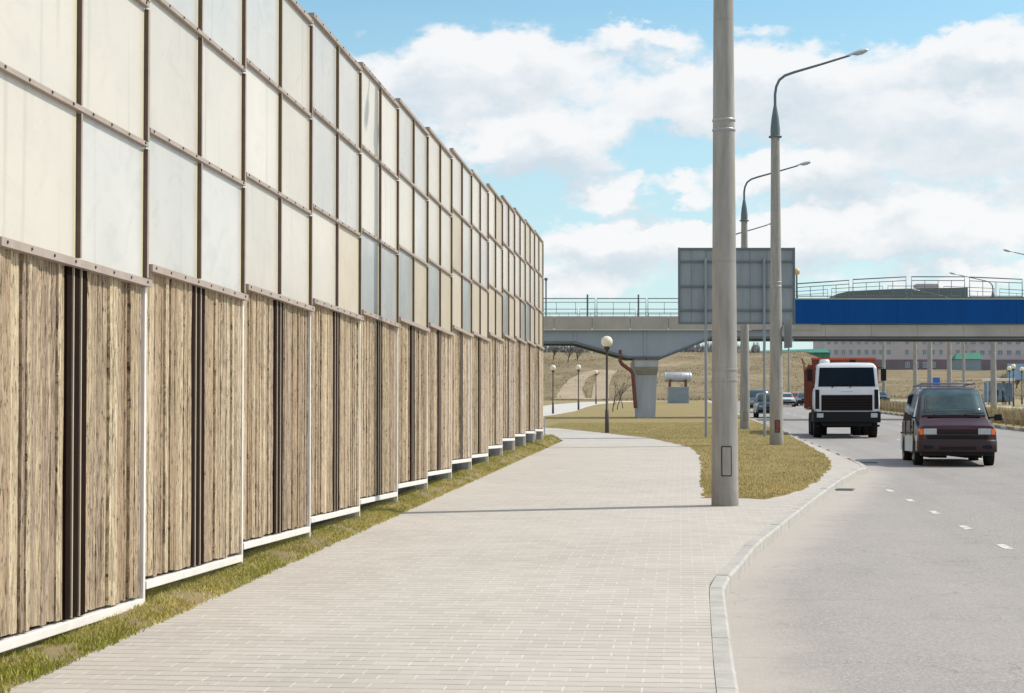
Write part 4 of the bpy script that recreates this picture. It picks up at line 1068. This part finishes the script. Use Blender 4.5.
# tipping body: floor, sides with ribs, headboard
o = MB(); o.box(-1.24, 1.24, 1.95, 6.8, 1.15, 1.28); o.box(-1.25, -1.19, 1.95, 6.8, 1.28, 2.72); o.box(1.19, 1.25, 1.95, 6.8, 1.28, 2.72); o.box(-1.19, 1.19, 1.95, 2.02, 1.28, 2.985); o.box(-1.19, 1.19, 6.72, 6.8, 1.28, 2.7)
tip_ = o.build('tipping_body', MAT['orange_shaded'], trk)
for s in (-1, 1):
    for y in (2.0, 2.95, 3.9, 4.85, 5.8, 6.7): o = MB(); o.box(s*1.251, s*1.31, y, y + .1, 1.2, 2.7); o.build('rib', MAT['orange_shaded'], tip_)
    o = MB(); o.box(s*1.17, s*1.33, 1.95, 6.8, 2.702, 2.80); o.build('top_rail', MAT['orange_shaded'], tip_)
o = MB(); o.box(-1.22, 1.22, 1.90, 2.04, 2.987, 3.06); o.build('headboard', MAT['orange'], tip_)
o = MB(); o.tube([(-1.3, 6.6, 2.78), (-1.3, 6.2, 3.02), (-1.42, 5.9, 3.2)], .06, 6); o.tube([(-1.28, 6.0, 2.80), (-1.38, 5.2, 2.93)], .05, 6); o.tube([(-1.2, 6.7, 2.7), (-1.42, 5.8, 3.22)], .05, 6); o.build('tarp_bar', MAT['plank'], tip_)
o = MB(); o.lathe([(.02, 2.78), (.2, 2.79), (.21, 2.92), (.17, 2.99), (.02, 3.0)], (-.72, 1.82, 0), 14); o.tube([(-.72, 1.82, 1.2), (-.72, 1.82, 2.8)], .1, 10); o.build('air_intake', MAT['white_paint'], trk)
slab(trk, 'beacon', MAT['black'], .2, .42, 1.3, 1.5, 2.85, 2.97)

# cars
def car(name, label, loc, rz, paint, kind='sedan', s=1.0, front=True, cat='car'):
    r = empty(name, loc, rz, label, cat, 'cars farther along the road'); r.scale = (s,)*3
    if kind == 'suv':
        ST = [(-.02, .42, .72, .82, .78, .72, .05), (.05, .34, .78, .94, .86, .78, .05), (.9, .32, .98, 1.06, .88, .78, .05), (1.2, .32, 1.0, 1.1, .88, .76, .05), (1.65, .32, 1.0, 1.66, .88, .66, .08), (2.0, .32, 1.0, 1.74, .88, .64, .1), (3.9, .32, 1.0, 1.74, .87, .64, .1), (4.3, .36, 1.0, 1.5, .86, .62, .1), (4.4, .4, .98, 1.1, .84, .66, .08)]; g = (1.24, 1.62, 1.45, 2.5, 2.6, 3.9)
    else:
        ST = [(-.02, .40, .58, .66, .74, .70, .05), (.06, .30, .64, .74, .83, .76, .05), (1.1, .26, .82, .90, .86, .76, .05), (1.3, .26, .84, .94, .86, .74, .05), (1.95, .26, .86, 1.36, .86, .60, .08), (2.3, .26, .86, 1.43, .86, .57, .1), (3.2, .26, .86, 1.40, .86, .57, .1), (3.75, .28, .86, 1.0, .85, .64, .06), (4.25, .3, .84, .94, .82, .66, .06), (4.3, .4, .8, .88, .8, .66, .05)]; g = (1.36, 1.9, 1.6, 2.45, 2.55, 3.4)
    body(ST, 'body', paint, r); screen(ST, g[0], g[1], 'windscreen', MAT['van_glass'], r, .05)
    if kind != 'suv': screen(ST, 3.28, 3.7, 'rear_window', MAT['glass_dark'], r, .05)
    for q in (-1, 1):
        side_glass(ST, g[2], g[3], q, 'side_window', MAT['glass_dark'], r, cut0=.25); side_glass(ST, g[4], g[5], q, 'side_window', MAT['glass_dark'], r, cut1=.2)
        slab(r, 'headlight', MAT['lens'], q*.48, q*.74, -.045, .03, .62 if kind != 'suv' else .72, .74 if kind != 'suv' else .86)
        for y in (.85, 3.45): arch(r, q*.868, y, .34, q, .27); wheel(r, q*.79, y, .30, .18, q, MAT['galv'])
    slab(r, 'bumper', MAT['black'], -.8, .8, -.07, .1, .34, .55, bevel=.03); slab(r, 'grille', MAT['black'], -.42, .42, -.05, .02, .62, .74, bevel=.01)
    return r
cb, cd, cw, cr, ck = (M('blue_grey_paint', (.09, .14, .20), .3, .08, 3, coat=.4), M('steel_blue_paint', (.06, .10, .15), .3, .08, 3, coat=.4), M('white_car_paint', (.62, .64, .64), .3, .05, 3, coat=.4), M('red_paint', (.45, .03, .05), .3, .08, 3, coat=.4), M('graphite_paint', (.04, .05, .07), .3, .08, 3, coat=.4))
def on_road(px, py): q = G(px, py, -.126); return (q.x, q.y, q.z)
car('suv', 'blue grey off road car just left of the second lamp pole, on the road', on_road(760.5, 412.5), R(2), cb, 'suv', 1.05)
car('car', 'dark steel blue car half hidden behind the second lamp pole', on_road(770, 418), R(1), cd, 'suv', .92)
car('car', 'white car between the second lamp pole and the truck', on_road(787, 407), R(0), cw)
car('car', 'small red car beside the white car far up the road', on_road(795.5, 405.3), R(0), cr)
car('car', 'dark car just left of the truck, mostly behind its orange body', on_road(806, 406), R(0), ck)
q = G(883, 403, -.126); car('car', 'dark blue car on the far carriageway right of the white truck', (q.x, q.y, q.z), R(0), cd)

# ------------------------------------------------------------------ buildings
bl = empty('apartment_building', P(938, 372, 560), PSI, 'long pale pink multi storey building with plum base and dark stepped roof beyond the bridge', 'building')
kb_ = 560 / F; ux = lambda px: (px - 938)*kb_; uz = lambda py: (372 - py)*kb_
o = MB(); o.box(ux(825), ux(962), 0, 22, uz(359.5), uz(300.5)); o.build('wall', MAT['pink'], bl)
o = MB(); o.box(ux(962.2), ux(1110), 3, 25, uz(359.5), uz(299)); o.build('wall', MAT['pink'], bl)
o = MB(); o.box(ux(824), ux(1110), -.6, 20, uz(377), uz(359.5) - .05); o.build('base_storey', MAT['plum'], bl)
pr = [(832, 300.4), (838, 293.5), (850, 291), (894, 288.8), (930, 288), (968, 287.5), (968, 300.4)]
n = len(pr); o = MB(); v = [(ux(a), -.5, uz(b)) for a, b in pr] + [(ux(a), 14, uz(b)) for a, b in pr]
o.add(v, [list(range(n)), list(range(2*n-1, n-1, -1))] + [(i, i+n, (i+1) % n + n, (i+1) % n) for i in range(n)]); ro = o.build('roof', MAT['roof_grey'], bl, recalc=True)
o = MB(); o.box(ux(919), ux(940), 2, 7, uz(290), uz(283)); o.build('lift_house', MAT['pink'], ro)
o = MB(); o.box(ux(968.3), ux(1110), 1, 20, uz(299) + .05, uz(296.4)); o.build('roof', MAT['roof_grey'], bl)
fr_ = MAT['white_paint']
cols = [829, 836, 843.5, 851, 859, 866.5, 874, 881, 889, 907, 916, 924.5, 933, 941, 950, 958]
wcount = 0
wsrc = {}
def window(px, py, y, w=4.2, h=5.6):
    key = (w, h)
    if key not in wsrc:
        o = MB(); o.box(-w*kb_/2, w*kb_/2, -.06, .05, -h*kb_/2, h*kb_/2); a = o.build('window', MAT['lightblue']); 
        o = MB(); o.box(-w*kb_/2 + .12, -.06, -.09, -.0605, -h*kb_/2 + .12, h*kb_/2 - .12); o.box(.06, w*kb_/2 - .12, -.09, -.0605, -h*kb_/2 + .12, h*kb_/2 - .12); p = o.build('pane', MAT['window']); 
        wsrc[key] = (a.data, p.data); bpy.data.objects.remove(a); bpy.data.objects.remove(p)
    a = bpy.data.objects.new('window', wsrc[key][0]); COL.objects.link(a); a.parent = bl; a.location = (ux(px), y, uz(py))
    p = bpy.data.objects.new('pane', wsrc[key][1]); COL.objects.link(p); p.parent = a
for py in (341.5, 352.0):
    for px in cols: window(px, py, -.02)
    for px in (967, 976, 985, 994, 1003, 1012, 1021, 1030): window(px, py, 2.98, 5.2, 5.2)
for px in (907, 916, 924.5, 933): window(px, 365, -.62)

gh = P(968, 362, 500); gh.z = hillz(gh.x, gh.y)
g = empty('shed', gh, PSI, 'low grey shed with green roof under the bridge in front of the pink building', 'shed')
k3 = 500/F; z3 = lambda py: EYE + (434 - py)*k3 - gh.z
o = MB(); o.box(-12*k3, 13*k3, 0, 5, -1.5, z3(359)); o.build('wall', MAT['booth'], g)
o = MB(); o.add([(-13.5*k3, -.3, z3(359)), (14.5*k3, -.3, z3(359)), (14.5*k3, 5.3, z3(359)), (-13.5*k3, 5.3, z3(359)), (-9*k3, 2.5, z3(352.8)), (14.5*k3, 2.5, z3(352))], [(0,1,5,4), (2,3,4,5), (0,4,3), (1,2,5), (3,2,1,0)]); o.build('roof', MAT['green_metal'], g, recalc=True)

hb = P(790, 357, 470); hb.z = hillz(hb.x, hb.y)
hall = empty('industrial_hall', hb, PSI, 'long low green clad hall on top of the brown hill left of the pink building', 'building')
k4 = 470/F; z4 = lambda py: EYE + (434 - py)*k4 - hb.z
o = MB(); o.box(-30*k4, 40*k4, 0, 20, -6, z4(352.5)); o.build('wall', MAT['green_metal'], hall)
o = MB(); o.hexa([(-36*k4, -.5, z4(352.5)), (40.5*k4, -.5, z4(352.5)), (40.5*k4, 20, z4(352.5)), (-36*k4, 20, z4(352.5)), (-24*k4, 6, z4(349.2)), (40.5*k4, 6, z4(347.5)), (40.5*k4, 14, z4(347.5)), (-24*k4, 14, z4(349.2))]); o.build('roof', MAT['green_metal'], hall, recalc=True)
for i in range(9): o = MB(); o.box((-26 + i*7.4)*k4, (-25.7 + i*7.4)*k4, -.2, -.01, -6, z4(352.6)); o.build('wall_rib', MAT['green_metal'], hall)

# ------------------------------------------------------------------ bare trees
def branch(o, p, d, l, r, depth, mi0, twigs, md=4):
    n = 3; pts_ = [p]; q = p.copy(); dd = d.copy()
    for i in range(n):
        dd = (dd + Vector((random.gauss(0, .12), random.gauss(0, .12), random.gauss(.03, .08)))).normalized(); q = q + dd*(l/n); pts_.append(q.copy())
    (o if depth < 2 else twigs).tube(pts_, [r*(1 - .45*i/n) for i in range(n+1)], 6 if depth < 2 else 3, 0, False)
    if depth >= md: return
    kk = random.randint(3, 4) if depth else (random.randint(6, 8) if md > 2 else 5)
    for i in range(kk):
        t = random.uniform(.35, 1.0); at = p.lerp(q, t); a = random.uniform(0, 2*PI); sp = random.uniform(.45, .95)
        nd = (dd + Vector((math.cos(a), math.sin(a), random.uniform(-.1, .35)))*sp).normalized()
        branch(o, at, nd, l*random.uniform(.5, .72), r*.48, depth + 1, mi0, twigs, md)
def tree(loc, h, label, seed, group, name='bare_tree', cat='tree', thin=1.):
    random.seed(seed); r = empty(name, loc, 0, label, cat, group)
    o, tw = MB(), MB(); branch(o, Vector((0, 0, -.3)), Vector((0, 0, 1)), h*.5, h*.028*thin, 0, 0, tw, 4 if thin >= 1 else 2)
    o.build('trunk', MAT['trunk'], r); tw.build('crown', MAT['twig'], r)
gt = 'leafless trees on the hill'
for (px, py, ht, lab), sd in zip(((553.5, 360, 22, 'leafless tree on the hill directly beside the end of the barrier, under the footbridge'), (568, 362, 22, 'leafless tree left of the nearest globe lamp, on the hill under the bridge'), (577, 361, 20, 'slender leafless tree right of its neighbour on the hill, just left of the nearest globe'), ), (3, 8, 21)):
    p = H(px, py); tree(p, ht*p.dot(FW)/F*1.0, lab, sd, gt)
for (px, py, ht, lab), sd in zip(((612.5, 412, 34, 'bare sapling immediately right of the nearest globe lamp post'), (617, 410, 30, 'bare sapling in the middle of the group left of the drain pipe'), (623.5, 408.5, 28, 'bare sapling rightmost in the group left of the drain pipe'), (588, 400, 14, 'small bare sapling before the clay slope between two globe lamps')), (31, 32, 33, 34)):
    p = G(px, py); tree(p, ht*p.dot(FW)/F*1.5, lab, sd, 'bare saplings on the lawn', 'sapling', 'sapling', .4)
for (px, ht, D, lab), sd in zip(((991, 18, 330, 'dark bare tree left of the two behind the bus shelter'), (1003, 20, 340, 'dark bare tree above the bus shelter roof'), (1016, 17, 335, 'dark bare tree above the pale blue billboard')), (41, 42, 43)):
    p = P(px, 370, D); p.z = hillz(p.x, p.y); tree(p, ht*D/F, lab, sd, 'trees before the pink building', thin=1.6)
random.seed(99)
# far wood along the skyline: one mass
n = 9000; V = []
for i in range(300):
    px = random.uniform(440, 760); D = random.uniform(385, 430); p = P(px, 355, D); p.z = hillz(p.x, p.y); hh = random.uniform(1.2, 2.6)*(.6 + .6*abs(mnoise.noise((px*.03, 0, 2)))); V.append((p, hh))
tri = []; tints = []
for p, hh in V:
    for k in range(46):
        a = random.uniform(0, 2*PI); rr = hh*.42*math.sqrt(random.random()); z = hh*random.uniform(.1, 1.0); rr *= math.sin(PI*min(1, z/hh*.9 + .1))**.6
        c = p + Vector((rr*math.cos(a), rr*math.sin(a), z)); u = Vector((random.gauss(0, .5), random.gauss(0, .5), random.gauss(0, .5))); w = Vector((random.gauss(0, .14), random.gauss(0, .14), random.gauss(0, .9)))
        tri.append((c - w, c + u*.5, c + w)); tints.append(random.random())
o = MB()
for t_, q in zip(tri, tints): o.add(t_, [(0, 1, 2)], 0, q)
tag(o.build('far_wood', MAT['twig_far']), kind='stuff')

# ------------------------------------------------------------------ sky, clouds, sun
SUN_AZ = PSI + R(16); SUN_EL = R(47)
sd_ = Vector((math.cos(SUN_AZ)*math.cos(SUN_EL), math.sin(SUN_AZ)*math.cos(SUN_EL), math.sin(SUN_EL)))
ld = bpy.data.lights.new('sun', 'SUN'); ld.energy = 3.95; ld.angle = R(.53); ld.color = (1, .915, .80)
lo_ = bpy.data.objects.new('sun', ld); COL.objects.link(lo_); lo_.rotation_euler = sd_.to_track_quat('Z', 'Y').to_euler(); lo_.location = (40, 30, 60)
w = bpy.data.worlds.new('World'); S.world = w; w.use_nodes = True
t = NT(w.node_tree); bg = w.node_tree.nodes['Background']
sky = t.new('ShaderNodeTexSky', sky_type='NISHITA'); sky.sun_disc = False; sky.sun_elevation = SUN_EL; sky.sun_rotation = PI/2 - SUN_AZ
sky.air_density = 1.0; sky.dust_density = .7; sky.ozone_density = 1.6; sky.altitude = 150
tc = t.new('ShaderNodeTexCoord'); d = t.vmath('NORMALIZE', tc.outputs['Generated'])
sp = t.new('ShaderNodeSeparateXYZ'); t.l.new(d, sp.inputs[0])
az = t.math('ARCTAN2', sp.outputs[0], sp.outputs[1]); el = t.math('ARCSINE', sp.outputs[2])
uv = t.new('ShaderNodeCombineXYZ'); t.l.new(az, uv.inputs[0]); t.l.new(el, uv.inputs[1]); uv = uv.outputs[0]
def azel(px, py):
    r = ray(px, py).normalized(); return math.atan2(r.x, r.y), math.asin(r.z)
nv = t.vmath('MULTIPLY', d, (1, 1, 1.7))
warp = t.vmath('SUBTRACT', t.noise(nv, 26, 9, .58, 0, True), (.5, .5, .5))
warp2 = t.vmath('SUBTRACT', t.noise(nv, 9, 4, .5, 0, True), (.5, .5, .5))
wv = t.vmath('ADD', t.vmath('MULTIPLY', warp, (.085, .05, 0)), t.vmath('MULTIPLY', warp2, (.05, .02, 0)))
BL_ = [(493,72,122,44,1), (647,38,62,15,.75), (420,95,50,24,.8), (530,150,95,33,1), (613,193,48,17,.8), (625,243,100,26,.95), (590,285,80,20,.7), (757,92,135,42,1), (800,172,80,22,.9), (690,188,28,15,.8), (965,48,72,24,1),
       (940,128,118,56,1), (885,228,150,34,.95), (740,250,90,30,.8), (985,272,60,14,.9), (820,285,90,14,.5), (660,120,60,20,.6), (760,30,30,9,.45), (1100,120,90,120,1), (300,120,110,60,.9), (1150,300,90,30,.8)]
def field(shift):
    u = t.vmath('ADD', t.vmath('ADD', uv, wv), (0, shift, 0)); acc = None
    for px, py, rx, ry, wt in BL_:
        a, e = azel(px, py)
        q = t.vmath('MULTIPLY', t.vmath('SUBTRACT', u, (a, e, 0)), (F/rx*.80, F/ry*.82, 0))
        g_ = t.range(t.vmath('LENGTH', q), .25, 1.35, wt, 0, smooth=True)
        acc = g_ if acc is None else t.math('SUBTRACT', t.math('ADD', acc, g_), t.math('MULTIPLY', acc, g_))
    return acc
f0_ = field(0); f1_ = field(.012)
# elsewhere in the sky: scattered fair weather clouds
a0, e0 = azel(512, 150)
outside = t.range(t.math('ABSOLUTE', t.math('SUBTRACT', az, a0)), .36, .55); outside = t.math('MAXIMUM', outside, t.range(el, .27, .42))
gen = t.math('MULTIPLY', outside, t.range(t.noise(t.vmath('MULTIPLY', d, (1, 1, 2.2)), 3.2, 7, .55), .44, .56, smooth=True))
det = t.noise(nv, 44, 8, .62)
dens = t.math('ADD', f0_, t.math('MULTIPLY', t.math('SUBTRACT', det, .5), .8))
mask = t.math('MAXIMUM', t.range(dens, .30, .74, smooth=True), gen)
shade = t.range(t.math('ADD', t.math('SUBTRACT', f1_, t.math('MULTIPLY', f0_, .55)), t.math('MULTIPLY', t.math('SUBTRACT', t.noise(nv, 17, 7, .6), .5), 1.0)), .16, .74, smooth=True)
SKYGAIN = (1.0, 1.0, 1.0)
cloud = t.mix(t.math('MULTIPLY', shade, .9), CLOUD_LIT, CLOUD_DIM)
skyc = t.mix(1.0, sky.outputs[0], SKY_TINT, 'MULTIPLY')
skyc = t.mix(t.range(el, 0.0, .26, .9, .0), skyc, SKY_LOW)
t.put(bg.inputs['Color'], t.mix(t.math('MULTIPLY', mask, .93), skyc, cloud))
bg.inputs['Strength'].default_value = .10
# ------------------------------------------------------------------ output
S.view_settings.view_transform = 'Standard'; S.view_settings.look = 'None'; S.view_settings.gamma = 1; S.view_settings.use_curve_mapping = False
S.view_settings.exposure = EXPO
S.render.engine = 'CYCLES'
S.cycles.max_bounces = 6; S.cycles.diffuse_bounces = 3; S.cycles.glossy_bounces = 3; S.cycles.use_denoising = True
S.render.resolution_x, S.render.resolution_y = 1024, 693
